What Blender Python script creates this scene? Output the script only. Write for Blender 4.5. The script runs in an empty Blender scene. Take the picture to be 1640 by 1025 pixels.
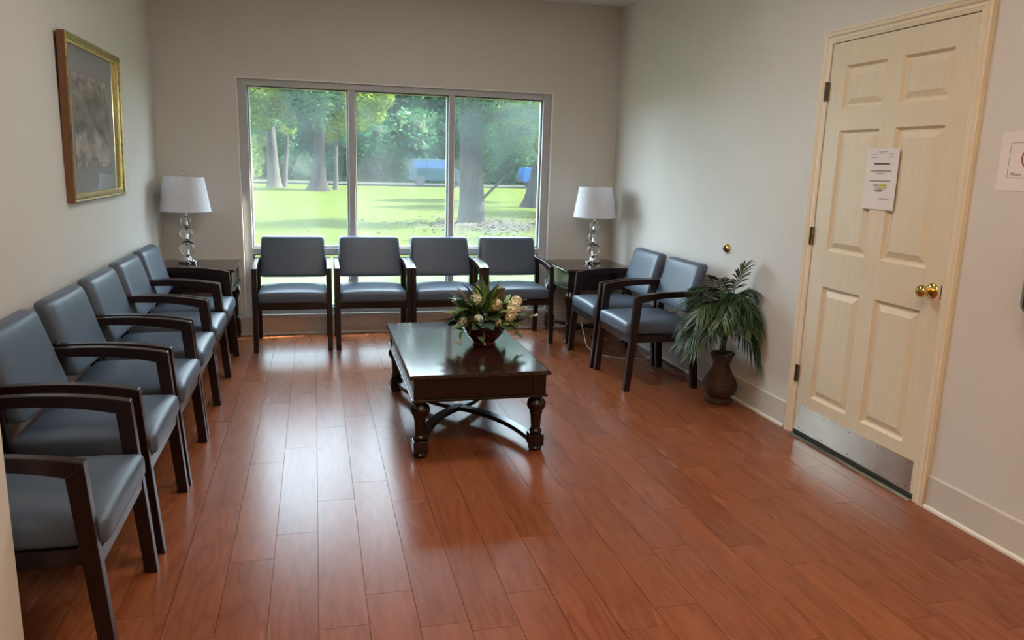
import bpy, math, random
from mathutils import Vector, Matrix, noise
PI = math.pi
scene = bpy.context.scene
COL = scene.collection
random.seed(7)

# ------------------------------------------------------------------ camera
CAM_H = 1.3934
F_PX, YAW, PITCH, ROLL = 1215.73, 0.2557, 0.2003, 0.0286
Fw = Vector((math.sin(YAW)*math.cos(PITCH), math.cos(YAW)*math.cos(PITCH), -math.sin(PITCH)))
R0 = Vector((math.cos(YAW), -math.sin(YAW), 0)); U0 = R0.cross(Fw)
Rt = R0*math.cos(ROLL) + U0*math.sin(ROLL); Up = U0*math.cos(ROLL) - R0*math.sin(ROLL)
cam_d = bpy.data.cameras.new('camera'); cam = bpy.data.objects.new('camera', cam_d); COL.objects.link(cam)
cam_d.sensor_width = 36.0; cam_d.lens = F_PX*36.0/1640.0; cam_d.clip_start = 0.05; cam_d.clip_end = 400
m = Matrix.Identity(4)
for i in range(3):
    m[i][0] = Rt[i]; m[i][1] = Up[i]; m[i][2] = -Fw[i]
m[0][3], m[1][3], m[2][3] = 0.0, 0.0, CAM_H
cam.matrix_world = m
scene.camera = cam

# ------------------------------------------------------------------ sky, sun, exposure
SKY_COL, SKY_STR = (0.72, 0.85, 1.0), 14.0
SUN_STR = 60.0
SUN_DIR = Vector((-0.68, -0.11, -0.72)).normalized()
CEIL_WARM, FILL_COOL = (1.0, 0.74, 0.50), (0.93, 0.96, 1.0)     # warm lamps by the door, cool fill added over the seating for window light
world = bpy.data.worlds.new('sky'); scene.world = world; world.use_nodes = True
bg = world.node_tree.nodes['Background']
bg.inputs[0].default_value = (*SKY_COL, 1); bg.inputs[1].default_value = SKY_STR
sun_d = bpy.data.lights.new('sun', 'SUN'); sun_d.energy = SUN_STR; sun_d.angle = math.radians(0.6); sun_d.color = (1.0, 0.93, 0.80)
sun = bpy.data.objects.new('sun', sun_d); COL.objects.link(sun); sun.location = (20, 9, 15)
sun.rotation_euler = SUN_DIR.to_track_quat('-Z', 'Y').to_euler()
vs = scene.view_settings
vs.view_transform = 'Standard'; vs.look = 'None'; vs.gamma = 1.0; vs.use_curve_mapping = False
vs.exposure = 0.18

# ------------------------------------------------------------------ room numbers (metres)
XL, XR, YB, ZC = -1.139, 2.523, 6.292, 2.711
YSTUB0, YSTUB1, XSTUB = 1.84, 1.98, -0.742
XHALL, YREAR = -2.4, -2.2
WX1, WX2, WZ1, WZ2 = -0.55, 1.939, 0.164, 1.987
DY0, DY1, DH = 2.572, 3.460, 2.032
GZ = -0.30

# ------------------------------------------------------------------ materials
MATS = {}
def nt(name):
    mt = bpy.data.materials.new(name); mt.use_nodes = True
    n = mt.node_tree; b = n.nodes['Principled BSDF']; MATS[name] = mt
    return mt, n, b
def lk(n, a, b): n.links.new(a, b)
def nd(n, t, **kw):
    x = n.nodes.new(t)
    for k, v in kw.items(): setattr(x, k, v)
    return x
def objcoord(n, scale=(1, 1, 1), src='Object'):
    tc = nd(n, 'ShaderNodeTexCoord'); mp = nd(n, 'ShaderNodeMapping'); mp.inputs['Scale'].default_value = scale
    lk(n, tc.outputs[src], mp.inputs['Vector']); return mp.outputs[0]
def ramp(n, fac, stops):
    r = nd(n, 'ShaderNodeValToRGB')
    el = r.color_ramp.elements
    while len(el) < len(stops): el.new(0.5)
    for e, (p, c) in zip(el, stops): e.position = p; e.color = (*c, 1)
    lk(n, fac, r.inputs[0]); return r.outputs[0]
def noise_tex(n, vec, scale, detail=4, rough=0.55):
    t = nd(n, 'ShaderNodeTexNoise'); t.inputs['Scale'].default_value = scale; t.inputs['Detail'].default_value = detail
    t.inputs['Roughness'].default_value = rough; lk(n, vec, t.inputs['Vector']); return t.outputs[0]
def bump(n, b, h, strength=0.2, dist=0.005):
    bm_ = nd(n, 'ShaderNodeBump'); bm_.inputs['Strength'].default_value = strength; bm_.inputs['Distance'].default_value = dist
    lk(n, h, bm_.inputs['Height']); lk(n, bm_.outputs[0], b.inputs['Normal'])
def mat(name, c1, c2=None, rough=0.5, metal=0.0, nscale=20, stretch=(1, 1, 1), bstr=0.0, bscale=None, bdist=0.003, spec=0.5, coat=0.0):
    mt, n, b = nt(name)
    b.inputs['Roughness'].default_value = rough; b.inputs['Metallic'].default_value = metal
    b.inputs['Specular IOR Level'].default_value = spec
    if coat: b.inputs['Coat Weight'].default_value = coat; b.inputs['Coat Roughness'].default_value = 0.15
    c2 = c2 or tuple(x*0.88 for x in c1)
    v = objcoord(n, stretch)
    f = noise_tex(n, v, nscale)
    lk(n, ramp(n, f, [(0.3, c2), (0.7, c1)]), b.inputs['Base Color'])
    if bstr:
        bump(n, b, noise_tex(n, v, bscale or nscale*4, 3), bstr, bdist)
    return mt

WALLC, WALLC2 = (0.68, 0.645, 0.59), (0.65, 0.615, 0.56)
mat('wall_paint', WALLC, WALLC2, rough=0.42, nscale=2.0, bstr=0.06, bscale=120, bdist=0.001, spec=0.4)
mat('ceiling_paint', (0.78, 0.77, 0.74), (0.74, 0.73, 0.70), rough=0.9, nscale=3)
mat('base_paint', (0.64, 0.59, 0.52), (0.58, 0.53, 0.46), rough=0.4, nscale=5)
mat('white_strip', (0.78, 0.74, 0.68), (0.70, 0.65, 0.58), rough=0.45, nscale=8)
mat('window_metal', (0.50, 0.50, 0.50), (0.45, 0.45, 0.455), rough=0.4, nscale=6)
mat('window_bead', (0.85, 0.84, 0.82), (0.80, 0.79, 0.77), rough=0.5, nscale=6)
mat('gasket', (0.03, 0.03, 0.03), rough=0.6)
mat('door_paint', (0.74, 0.64, 0.47), (0.70, 0.60, 0.435), rough=0.38, nscale=4, stretch=(1, 14, 1.2), bstr=0.12, bscale=9, bdist=0.002)
mat('casing_paint', (0.80, 0.70, 0.54), (0.75, 0.65, 0.49), rough=0.35, nscale=6)
mat('steel', (0.66, 0.61, 0.50), (0.50, 0.46, 0.37), rough=0.25, metal=1.0, nscale=7)
mat('dark_steel', (0.12, 0.11, 0.10), (0.08, 0.07, 0.07), rough=0.35, metal=0.8)
mat('brass', (0.83, 0.60, 0.22), (0.75, 0.52, 0.17), rough=0.12, metal=1.0)
mat('hinge_metal', (0.20, 0.14, 0.08), (0.10, 0.08, 0.06), rough=0.35, metal=0.9, nscale=60)
mat('dark_wood', (0.015, 0.005, 0.0045), (0.008, 0.003, 0.003), rough=0.28, nscale=9, stretch=(6, 6, 1), spec=0.5)
mat('table_wood', (0.018, 0.007, 0.005), (0.009, 0.004, 0.003), rough=0.25, nscale=7, stretch=(6, 1, 6), spec=0.5)
mat('table_top', (0.034, 0.013, 0.008), (0.019, 0.008, 0.005), rough=0.10, nscale=6, stretch=(7, 0.8, 7), spec=0.5)
mat('vinyl_blue', (0.080, 0.106, 0.150), (0.063, 0.085, 0.122), rough=0.41, nscale=160, bstr=0.10, bscale=420, bdist=0.0008, spec=0.5)
def shade_mat():
    mt, n, b = nt('shade_fabric'); out = n.nodes['Material Output']; b.inputs['Roughness'].default_value = 0.9
    c = ramp(n, noise_tex(n, objcoord(n), 40), [(0.3, (0.80, 0.80, 0.84)), (0.7, (0.86, 0.86, 0.90))]); lk(n, c, b.inputs['Base Color'])
    t = nd(n, 'ShaderNodeBsdfTranslucent'); lk(n, c, t.inputs[0]); mx = nd(n, 'ShaderNodeMixShader'); mx.inputs[0].default_value = 0.35
    lk(n, b.outputs[0], mx.inputs[1]); lk(n, t.outputs[0], mx.inputs[2]); lk(n, mx.outputs[0], out.inputs[0])
shade_mat()
mat('chrome', (0.75, 0.76, 0.78), (0.70, 0.71, 0.73), rough=0.08, metal=1.0)
mat('gold_frame', (0.42, 0.30, 0.10), (0.16, 0.11, 0.035), rough=0.32, metal=0.9, nscale=40, bstr=0.4, bscale=70, bdist=0.003)
mat('gold_lip', (0.85, 0.68, 0.30), (0.75, 0.58, 0.22), rough=0.2, metal=0.9)
mat('frame_side', (0.20, 0.09, 0.035), (0.15, 0.065, 0.025), rough=0.4, nscale=10)
mat('mat_board', (0.26, 0.28, 0.29), (0.24, 0.26, 0.27), rough=0.8, nscale=8)
mat('mat_inner', (0.30, 0.20, 0.17), rough=0.8)
mat('paper', (0.80, 0.74, 0.72), (0.76, 0.70, 0.68), rough=0.85, nscale=9)
mat('ink', (0.07, 0.06, 0.07), rough=0.8)
mat('ink_grey', (0.35, 0.32, 0.33), rough=0.8)
mat('ink_red', (0.30, 0.05, 0.07), rough=0.8)
mat('highlighter', (0.80, 0.72, 0.18), rough=0.8)
mat('grey_plastic', (0.22, 0.23, 0.22), (0.17, 0.18, 0.17), rough=0.35)
mat('outlet_white', (0.75, 0.73, 0.68), rough=0.4)
mat('cable_white', (0.78, 0.76, 0.72), rough=0.4)
mat('subfloor', (0.055, 0.022, 0.013), rough=0.6)
mat('rubber', (0.015, 0.015, 0.014), rough=0.7)
mat('bowl_ceramic', (0.075, 0.016, 0.016), (0.045, 0.010, 0.010), rough=0.18, nscale=12)
mat('palm_green', (0.040, 0.080, 0.022), (0.014, 0.038, 0.012), rough=0.42, nscale=14)
mat('palm_pale', (0.085, 0.125, 0.034), (0.035, 0.070, 0.020), rough=0.42, nscale=14)
mat('stem_green', (0.11, 0.14, 0.05), rough=0.6)
mat('leaf_green', (0.085, 0.145, 0.035), (0.035, 0.070, 0.020), rough=0.45, nscale=25)
mat('leaf_light', (0.26, 0.33, 0.085), (0.12, 0.20, 0.045), rough=0.45, nscale=30, stretch=(4, 1, 1))
mat('leaf_dark', (0.030, 0.055, 0.020), (0.018, 0.032, 0.014), rough=0.5, nscale=25)
mat('leaf_rust', (0.28, 0.19, 0.10), (0.16, 0.13, 0.06), rough=0.6, nscale=25)
mat('petal_cream', (0.82, 0.70, 0.46), (0.66, 0.52, 0.30), rough=0.7, nscale=90)
mat('petal_white', (0.78, 0.73, 0.58), (0.58, 0.56, 0.36), rough=0.7, nscale=90)
mat('bark', (0.030, 0.027, 0.025), (0.008, 0.0075, 0.007), rough=0.95, nscale=4.0, stretch=(3, 3, 0.5), bstr=0.8, bscale=6, bdist=0.05, spec=0.04)
mat('bark_pale', (0.064, 0.058, 0.052), (0.020, 0.018, 0.016), rough=0.95, nscale=4.5, stretch=(3, 3, 0.6), bstr=0.6, bscale=7, bdist=0.04, spec=0.04)
mat('asphalt', (0.025, 0.026, 0.026), (0.018, 0.019, 0.019), rough=0.9, nscale=4, spec=0.04)
mat('kerb', (0.020, 0.020, 0.019), rough=0.9, spec=0.04)
mat('car_teal', (0.012, 0.030, 0.036), (0.010, 0.024, 0.030), rough=0.3, nscale=2, spec=0.1)
mat('car_blue', (0.012, 0.045, 0.12), (0.010, 0.036, 0.10), rough=0.3, nscale=2, spec=0.1)
mat('car_glass', (0.022, 0.055, 0.12), rough=0.3, spec=0.15)  # blue of the reflected sky is put into the glass colour
mat('litter', (0.042, 0.037, 0.032), (0.022, 0.019, 0.016), rough=0.9, nscale=1.5, spec=0.04)

def grass_mat():
    mt, n, b = nt('lawn_grass'); v = objcoord(n)
    f = noise_tex(n, v, 0.35, 6, 0.6); g = noise_tex(n, v, 9, 4, 0.7)
    mx = nd(n, 'ShaderNodeMix', data_type='RGBA'); mx.inputs[0].default_value = 0.45
    lk(n, ramp(n, f, [(0.3, (0.0175, 0.0285, 0.0042)), (0.7, (0.029, 0.036, 0.0052))]), mx.inputs[6])
    lk(n, ramp(n, g, [(0.3, (0.0130, 0.0245, 0.0034)), (0.7, (0.033, 0.039, 0.0065))]), mx.inputs[7])
    lk(n, mx.outputs[2], b.inputs['Base Color']); b.inputs['Roughness'].default_value = 0.95
    b.inputs['Specular IOR Level'].default_value = 0.03
    bump(n, b, g, 0.5, 0.06)
grass_mat()
def foliage_mat(name, c1, c2, c3, nscale=0.6, trans=0.35):
    mt, n, b = nt(name); out = n.nodes['Material Output']
    v = objcoord(n); f = noise_tex(n, v, nscale, 5, 0.75)
    c = ramp(n, f, [(0.32, c1), (0.52, c2), (0.70, c3)])
    lk(n, c, b.inputs['Base Color']); b.inputs['Roughness'].default_value = 0.7; b.inputs['Specular IOR Level'].default_value = 0.05
    t = nd(n, 'ShaderNodeBsdfTranslucent'); lk(n, c, t.inputs[0])
    mx = nd(n, 'ShaderNodeMixShader'); mx.inputs[0].default_value = trans
    lk(n, b.outputs[0], mx.inputs[1]); lk(n, t.outputs[0], mx.inputs[2]); lk(n, mx.outputs[0], out.inputs[0])
foliage_mat('foliage_sun', (0.045, 0.078, 0.012), (0.105, 0.150, 0.020), (0.18, 0.22, 0.036))  # sunlit and shaded leaf tones are put into this colour and the next
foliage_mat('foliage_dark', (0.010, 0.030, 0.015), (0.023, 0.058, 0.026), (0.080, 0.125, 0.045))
foliage_mat('foliage_wood', (0.011, 0.038, 0.018), (0.024, 0.070, 0.030), (0.070, 0.125, 0.042), nscale=0.35)
foliage_mat('foliage_core', (0.004, 0.010, 0.005), (0.008, 0.017, 0.008), (0.014, 0.026, 0.011), nscale=0.8, trans=0.1)  # darkened to stand in for the shade deep inside the woodland
def wood_floor_mat():
    mt, n, b = nt('cherry_plank')
    tc = nd(n, 'ShaderNodeTexCoord'); oi = nd(n, 'ShaderNodeObjectInfo')
    cx = nd(n, 'ShaderNodeCombineXYZ')
    mul = nd(n, 'ShaderNodeMath', operation='MULTIPLY'); mul.inputs[1].default_value = 37.0
    lk(n, oi.outputs['Random'], mul.inputs[0]); lk(n, mul.outputs[0], cx.inputs[0]); lk(n, mul.outputs[0], cx.inputs[1]); lk(n, mul.outputs[0], cx.inputs[2])
    add = nd(n, 'ShaderNodeVectorMath', operation='ADD'); lk(n, tc.outputs['Object'], add.inputs[0]); lk(n, cx.outputs[0], add.inputs[1])
    mp = nd(n, 'ShaderNodeMapping'); mp.inputs['Scale'].default_value = (1.0, 0.13, 1.0); lk(n, add.outputs[0], mp.inputs[0])
    gr = noise_tex(n, mp.outputs[0], 5.0, 3, 0.5)
    mg = nd(n, 'ShaderNodeMath', operation='MULTIPLY'); mg.inputs[1].default_value = 13.0; lk(n, gr, mg.inputs[0])
    w = nd(n, 'ShaderNodeMath', operation='PINGPONG'); w.inputs[1].default_value = 0.5; lk(n, mg.outputs[0], w.inputs[0])
    fine = noise_tex(n, mp.outputs[0], 48, 3, 0.6)
    big = noise_tex(n, mp.outputs[0], 3.5, 3, 0.6)
    c1 = ramp(n, w.outputs[0], [(0.0, (0.200, 0.058, 0.022)), (0.12, (0.236, 0.073, 0.029)), (0.5, (0.255, 0.082, 0.034))])
    c2 = ramp(n, fine, [(0.35, (0.90, 0.88, 0.87)), (0.65, (1.03, 1.03, 1.03))])
    c3 = ramp(n, big, [(0.3, (0.86, 0.82, 0.80)), (0.7, (1.08, 1.08, 1.08))])
    c4 = ramp(n, oi.outputs['Random'], [(0.0, (0.95, 0.94, 0.93)), (1.0, (1.04, 1.03, 1.03))])
    cur = c1
    for c in (c2, c3, c4):
        mx = nd(n, 'ShaderNodeMix', data_type='RGBA', blend_type='MULTIPLY'); mx.inputs[0].default_value = 1.0
        lk(n, cur, mx.inputs[6]); lk(n, c, mx.inputs[7]); cur = mx.outputs[2]
    lk(n, cur, b.inputs['Base Color'])
    r = nd(n, 'ShaderNodeMapRange'); r.inputs[3].default_value = 0.22; r.inputs[4].default_value = 0.32; lk(n, big, r.inputs[0]); lk(n, r.outputs[0], b.inputs['Roughness'])
    b.inputs['Specular IOR Level'].default_value = 0.23
wood_floor_mat()
def sheet_fresnel(n, ior):      # thin sheet: no inner reflection on the way out
    fr = nd(n, 'ShaderNodeFresnel'); fr.inputs[0].default_value = ior
    ge = nd(n, 'ShaderNodeNewGeometry'); inv = nd(n, 'ShaderNodeMath', operation='SUBTRACT'); inv.inputs[0].default_value = 1.0
    lk(n, ge.outputs['Backfacing'], inv.inputs[1]); mu = nd(n, 'ShaderNodeMath', operation='MULTIPLY')
    lk(n, fr.outputs[0], mu.inputs[0]); lk(n, inv.outputs[0], mu.inputs[1]); return mu.outputs[0]
def glass_mat(name, h0, h1):
    mt, n, b = nt(name); out = n.nodes['Material Output']; n.nodes.remove(b)
    tr = nd(n, 'ShaderNodeBsdfTransparent'); tr.inputs[0].default_value = (0.93, 0.97, 0.96, 1)
    tl = nd(n, 'ShaderNodeBsdfTranslucent'); tl.inputs[0].default_value = (0.80, 0.92, 0.95, 1)
    v = objcoord(n, (1, 1, 0.6)); f = noise_tex(n, v, 2.6, 5, 0.65)
    r = nd(n, 'ShaderNodeMapRange'); r.inputs[1].default_value = 0.3; r.inputs[2].default_value = 0.75
    r.inputs[3].default_value = h0; r.inputs[4].default_value = h1; lk(n, f, r.inputs[0])
    m1 = nd(n, 'ShaderNodeMixShader'); lk(n, r.outputs[0], m1.inputs[0]); lk(n, tr.outputs[0], m1.inputs[1]); lk(n, tl.outputs[0], m1.inputs[2])
    gl = nd(n, 'ShaderNodeBsdfGlossy'); gl.inputs['Roughness'].default_value = 0.02
    fr = sheet_fresnel(n, 1.45)
    m2 = nd(n, 'ShaderNodeMixShader'); lk(n, fr, m2.inputs[0]); lk(n, m1.outputs[0], m2.inputs[1]); lk(n, gl.outputs[0], m2.inputs[2])
    lk(n, m2.outputs[0], out.inputs[0])
glass_mat('window_glass', 0.008, 0.040); glass_mat('window_glass_dusty', 0.04, 0.09)
def clear_mat(name, fac=0.0, ior=1.45):
    mt, n, b = nt(name); out = n.nodes['Material Output']; n.nodes.remove(b)
    tr = nd(n, 'ShaderNodeBsdfTransparent'); tr.inputs[0].default_value = (0.97, 0.98, 0.98, 1)
    gl = nd(n, 'ShaderNodeBsdfGlossy'); gl.inputs['Roughness'].default_value = 0.02
    fr = sheet_fresnel(n, ior)
    m2 = nd(n, 'ShaderNodeMixShader'); lk(n, fr, m2.inputs[0]); lk(n, tr.outputs[0], m2.inputs[1]); lk(n, gl.outputs[0], m2.inputs[2])
    lk(n, m2.outputs[0], out.inputs[0])
clear_mat('picture_glass', ior=1.6)
mt, n_, b_ = nt('crystal'); b_.inputs['Transmission Weight'].default_value = 1.0; b_.inputs['Roughness'].default_value = 0.0; b_.inputs['IOR'].default_value = 1.45
b_.inputs['Base Color'].default_value = (0.97, 0.98, 0.98, 1)
def print_mat():
    mt, n, b = nt('picture_print'); b.inputs['Roughness'].default_value = 0.7
    tc = nd(n, 'ShaderNodeTexCoord'); sep = nd(n, 'ShaderNodeSeparateXYZ'); lk(n, tc.outputs['Object'], sep.inputs[0])
    v = objcoord(n, (1, 0.55, 1.0)); f = noise_tex(n, v, 13.0, 6, 0.65)
    zz = nd(n, 'ShaderNodeMapRange'); zz.inputs[1].default_value = -0.26; zz.inputs[2].default_value = 0.26; lk(n, sep.outputs[2], zz.inputs[0])
    band = ramp(n, zz.outputs[0], [(0.0, (0.45,)*3), (0.22, (0.62,)*3), (0.34, (0.55,)*3), (0.46, (0.22,)*3), (0.72, (0.28,)*3), (0.95, (0.62,)*3)])
    mx = nd(n, 'ShaderNodeMix', data_type='RGBA', blend_type='OVERLAY'); mx.inputs[0].default_value = 0.9
    lk(n, band, mx.inputs[6]); lk(n, ramp(n, f, [(0.35, (0.05, 0.05, 0.05)), (0.65, (0.95, 0.95, 0.95))]), mx.inputs[7])
    tint = nd(n, 'ShaderNodeMix', data_type='RGBA', blend_type='MULTIPLY'); tint.inputs[0].default_value = 1.0
    lk(n, mx.outputs[2], tint.inputs[6]); tint.inputs[7].default_value = (0.62, 0.55, 0.50, 1)
    lk(n, tint.outputs[2], b.inputs['Base Color'])
print_mat()
def wicker_mat():
    mt, n, b = nt('wicker'); b.inputs['Roughness'].default_value = 0.5
    w = nd(n, 'ShaderNodeTexWave', bands_direction='Z'); w.inputs['Scale'].default_value = 38; w.inputs['Distortion'].default_value = 2.0
    lk(n, objcoord(n), w.inputs['Vector'])
    lk(n, ramp(n, w.outputs[1], [(0.2, (0.026, 0.010, 0.006)), (0.8, (0.085, 0.036, 0.018))]), b.inputs['Base Color'])
    bump(n, b, w.outputs[1], 0.6, 0.004)
wicker_mat()
def lamp_mat(name, col, strength):
    mt, n, b = nt(name); b.inputs['Base Color'].default_value = (0.9, 0.9, 0.9, 1)
    b.inputs['Emission Color'].default_value = (*col, 1); b.inputs['Emission Strength'].default_value = strength
lamp_mat('fill_cool', FILL_COOL, 13.5)
lamp_mat('diffuser_warm', CEIL_WARM, 18.0)

# ------------------------------------------------------------------ mesh helpers
class MB:
    def __init__(s): s.v = []; s.f = []
    def box(s, x0, x1, y0, y1, z0, z1):
        k = len(s.v)
        s.v += [(x, y, z) for z in (z0, z1) for y in (y0, y1) for x in (x0, x1)]
        s.f += [tuple(k+i for i in q) for q in ((0, 2, 3, 1), (4, 5, 7, 6), (0, 1, 5, 4), (2, 6, 7, 3), (0, 4, 6, 2), (1, 3, 7, 5))]
        return s
    def frustum(s, a, b):           # two lists of four points
        k = len(s.v); s.v += list(a)+list(b)
        s.f += [(k, k+3, k+2, k+1), (k+4, k+5, k+6, k+7)]
        for i in range(4):
            j = (i+1) % 4; s.f.append((k+i, k+j, k+4+j, k+4+i))
        return s
    def prism(s, poly, axis, a0, a1):   # poly in the two other axes, in xyz order
        k = len(s.v); n = len(poly)
        def P(a, p):
            return {'x': (a, p[0], p[1]), 'y': (p[0], a, p[1]), 'z': (p[0], p[1], a)}[axis]
        s.v += [P(a0, p) for p in poly]+[P(a1, p) for p in poly]
        s.f += [tuple(range(k+n-1, k-1, -1)), tuple(range(k+n, k+2*n))]
        for i in range(n):
            j = (i+1) % n; s.f.append((k+i, k+j, k+n+j, k+n+i))
        return s
    def lathe(s, prof, seg=24, c=(0, 0, 0), rfun=None, cap=True):
        k = len(s.v)
        for r, z in prof:
            for i in range(seg):
                a = 2*PI*i/seg; rr = r*(rfun(a, z) if rfun else 1)
                s.v.append((c[0]+rr*math.cos(a), c[1]+rr*math.sin(a), c[2]+z))
        for p in range(len(prof)-1):
            for i in range(seg):
                j = (i+1) % seg
                s.f.append((k+p*seg+i, k+p*seg+j, k+(p+1)*seg+j, k+(p+1)*seg+i))
        if cap:
            s.f.append(tuple(k+i for i in range(seg-1, -1, -1)))
            s.f.append(tuple(k+(len(prof)-1)*seg+i for i in range(seg)))
        return s
    def tube(s, pts, rad, seg=8):
        k = len(s.v); pts = [Vector(p) for p in pts]; n = len(pts)
        if not isinstance(rad, (list, tuple)): rad = [rad]*n
        ref = Vector((0, 0, 1))
        for i, p in enumerate(pts):
            t = (pts[min(i+1, n-1)]-pts[max(i-1, 0)]).normalized()
            u = t.cross(ref if abs(t.z) < 0.95 else Vector((1, 0, 0))).normalized(); w = t.cross(u)
            for j in range(seg):
                a = 2*PI*j/seg; s.v.append(tuple(p+(u*math.cos(a)+w*math.sin(a))*rad[i]))
        for i in range(n-1):
            for j in range(seg):
                q = (j+1) % seg; s.f.append((k+i*seg+j, k+(i+1)*seg+j, k+(i+1)*seg+q, k+i*seg+q))
        s.f.append(tuple(k+j for j in range(seg))); s.f.append(tuple(k+(n-1)*seg+j for j in range(seg-1, -1, -1)))
        return s
    def ribbon(s, pts, w, t, zc=None):  # flat bar along a plan path; width w in plan, thickness t in z
        k = len(s.v); pts = [Vector(p) for p in pts]; n = len(pts)
        for i, p in enumerate(pts):
            d = (pts[min(i+1, n-1)]-pts[max(i-1, 0)]); d.z = 0; d.normalize(); u = Vector((-d.y, d.x, 0))*(w/2)
            for a, z in ((-1, -t/2), (1, -t/2), (1, t/2), (-1, t/2)):
                s.v.append(tuple(p+u*a+Vector((0, 0, z))))
        for i in range(n-1):
            for j in range(4):
                q = (j+1) % 4; s.f.append((k+i*4+j, k+i*4+q, k+(i+1)*4+q, k+(i+1)*4+j))
        s.f.append((k+3, k+2, k+1, k)); e = k+(n-1)*4; s.f.append((e, e+1, e+2, e+3))
        return s
    def rbox(s, c, half, r, nseg=(8, 8, 4), warp=None):  # rounded box grid
        hx, hy, hz = half; pts = {}
        def add(p):
            key = tuple(round(q, 6) for q in p)
            if key in pts: return pts[key]
            inner = [max(-h+r, min(h-r, q)) for q, h in zip(p, half)]
            d = Vector(p)-Vector(inner)
            if d.length > 1e-9: d = d.normalized()*r
            q = Vector(inner)+d
            if warp: q = Vector(warp(q))
            s.v.append(tuple(q+Vector(c))); pts[key] = len(s.v)-1; return pts[key]
        def lin(h, n):                     # denser at the ends so that the rounding is sampled
            e = [-h, -h+r*0.35, -h+r] ; mid = [(-h+r)+(2*h-2*r)*i/n for i in range(1, n)]
            return e+mid+[h-r, h-r*0.35, h]
        X, Y, Z = lin(hx, nseg[0]), lin(hy, nseg[1]), lin(hz, nseg[2])
        def face(A, B, fn, flip):
            for i in range(len(A)-1):
                for j in range(len(B)-1):
                    q = [add(fn(A[i], B[j])), add(fn(A[i+1], B[j])), add(fn(A[i+1], B[j+1])), add(fn(A[i], B[j+1]))]
                    s.f.append(tuple(q[::-1] if flip else q))
        face(X, Y, lambda a, b: (a, b, hz), False); face(X, Y, lambda a, b: (a, b, -hz), True)
        face(X, Z, lambda a, b: (a, -hy, b), False); face(X, Z, lambda a, b: (a, hy, b), True)
        face(Y, Z, lambda a, b: (hx, a, b), False); face(Y, Z, lambda a, b: (-hx, a, b), True)
        return s
    def mesh(s, name, material, smooth=False):
        me = bpy.data.meshes.new(name); me.from_pydata(s.v, [], s.f); me.validate(); me.update()
        me.materials.append(MATS[material])
        if smooth:
            me.shade_smooth(); me.set_sharp_from_angle(angle=math.radians(38))
        return me
    def build(s, name, material, parent=None, smooth=False, bevel=0.0, loc=None):
        return link(name, s.mesh(name, material, smooth), parent, bevel, loc)
def link(name, me, parent=None, bevel=0.0, loc=None):
    o = bpy.data.objects.new(name, me); COL.objects.link(o)
    if parent is not None: o.parent = parent
    if loc is not None: o.location = loc
    if bevel:
        b = o.modifiers.new('edge', 'BEVEL'); b.width = bevel; b.segments = 2; b.limit_method = 'ANGLE'; b.angle_limit = math.radians(40)
    return o
def tag(o, label, cat=None, group=None, kind=None):
    o['label'] = label
    if cat: o['category'] = cat
    if group: o['group'] = group
    if kind: o['kind'] = kind
    return o
def empty(name, loc=(0, 0, 0), rz=0.0):
    o = bpy.data.objects.new(name, None); COL.objects.link(o); o.location = loc; o.rotation_euler = (0, 0, rz); o.empty_display_size = 0.1
    return o
def copy_tree(o, parent=None):
    c = o.copy(); COL.objects.link(c)
    if parent is not None: c.parent = parent
    for ch in list(o.children):
        copy_tree(ch, c)
    return c
def bez(p0, p1, p2, n=12):
    return [tuple((1-t)**2*a+2*t*(1-t)*b+t*t*c for a, b, c in zip(p0, p1, p2)) for t in [i/n for i in range(n+1)]]

# ------------------------------------------------------------------ setting: shell
fl = MB().box(XHALL, XR, YREAR, YB, -0.06, -0.006).build('floor', 'subfloor')
tag(fl, 'red-brown cherry wood plank floor of the waiting room', 'floor', kind='structure')
PW, PL = 0.151, 0.914
pm = MB()
g = 0.0008
pm.box(g, PW-g, g, PL-g, -0.006, 0.0)
plank_me = pm.mesh('plank', 'cherry_plank')
JOINT = {0: 3.05, 1: 2.30, -1: 2.78, -2: 2.60, 2: 3.00, 3: 2.95}
YF0 = 1.0
for col in range(-8, 17):
    x0 = -0.018+PW*col; x1 = x0+PW
    xa, xb = max(x0, XL), min(x1, XR)
    if xb-xa < 0.012: continue
    off = JOINT.get(col, random.uniform(0, PL)) % PL
    y = YF0-PL+((off-YF0) % PL)
    while y < YB-0.01:
        ya, yb = max(y, YF0), min(y+PL, YB)
        if yb-ya > 0.02:
            p = link('plank', plank_me, fl, loc=(xa, ya, 0)); p.scale = ((xb-xa)/PW, (yb-ya)/PL, 1)
        y += PL

o = MB().box(XHALL-0.1, XR+0.1, YREAR-0.1, YB+0.15, ZC, ZC+0.08).build('ceiling', 'ceiling_paint'); tag(o, 'plain off-white ceiling of the waiting room', 'ceiling', kind='structure')
w = MB(); T = 0.15
w.box(XL-0.12, WX1, YB, YB+T, -0.06, ZC).box(WX2, XR+0.12, YB, YB+T, -0.06, ZC).box(WX1, WX2, YB, YB+T, WZ2, ZC).box(WX1, WX2, YB, YB+T, -0.06, WZ1)
o = w.build('wall_back', 'wall_paint'); tag(o, 'beige painted wall around the big window', 'wall', kind='structure')
o = MB().box(XL-0.12, XL, YSTUB0, YB, -0.06, ZC).build('wall_left', 'wall_paint'); tag(o, 'beige painted wall behind the row of six armchairs', 'wall', kind='structure')
w = MB().box(XR, XR+0.12, YREAR, DY0-0.004, -0.06, ZC).box(XR, XR+0.12, DY1+0.004, YB, -0.06, ZC).box(XR, XR+0.12, DY0-0.004, DY1+0.004, DH+0.004, ZC)
w.box(XR+0.06, XR+0.12, DY0-0.004, DY1+0.004, -0.06, DH+0.004)
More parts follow.
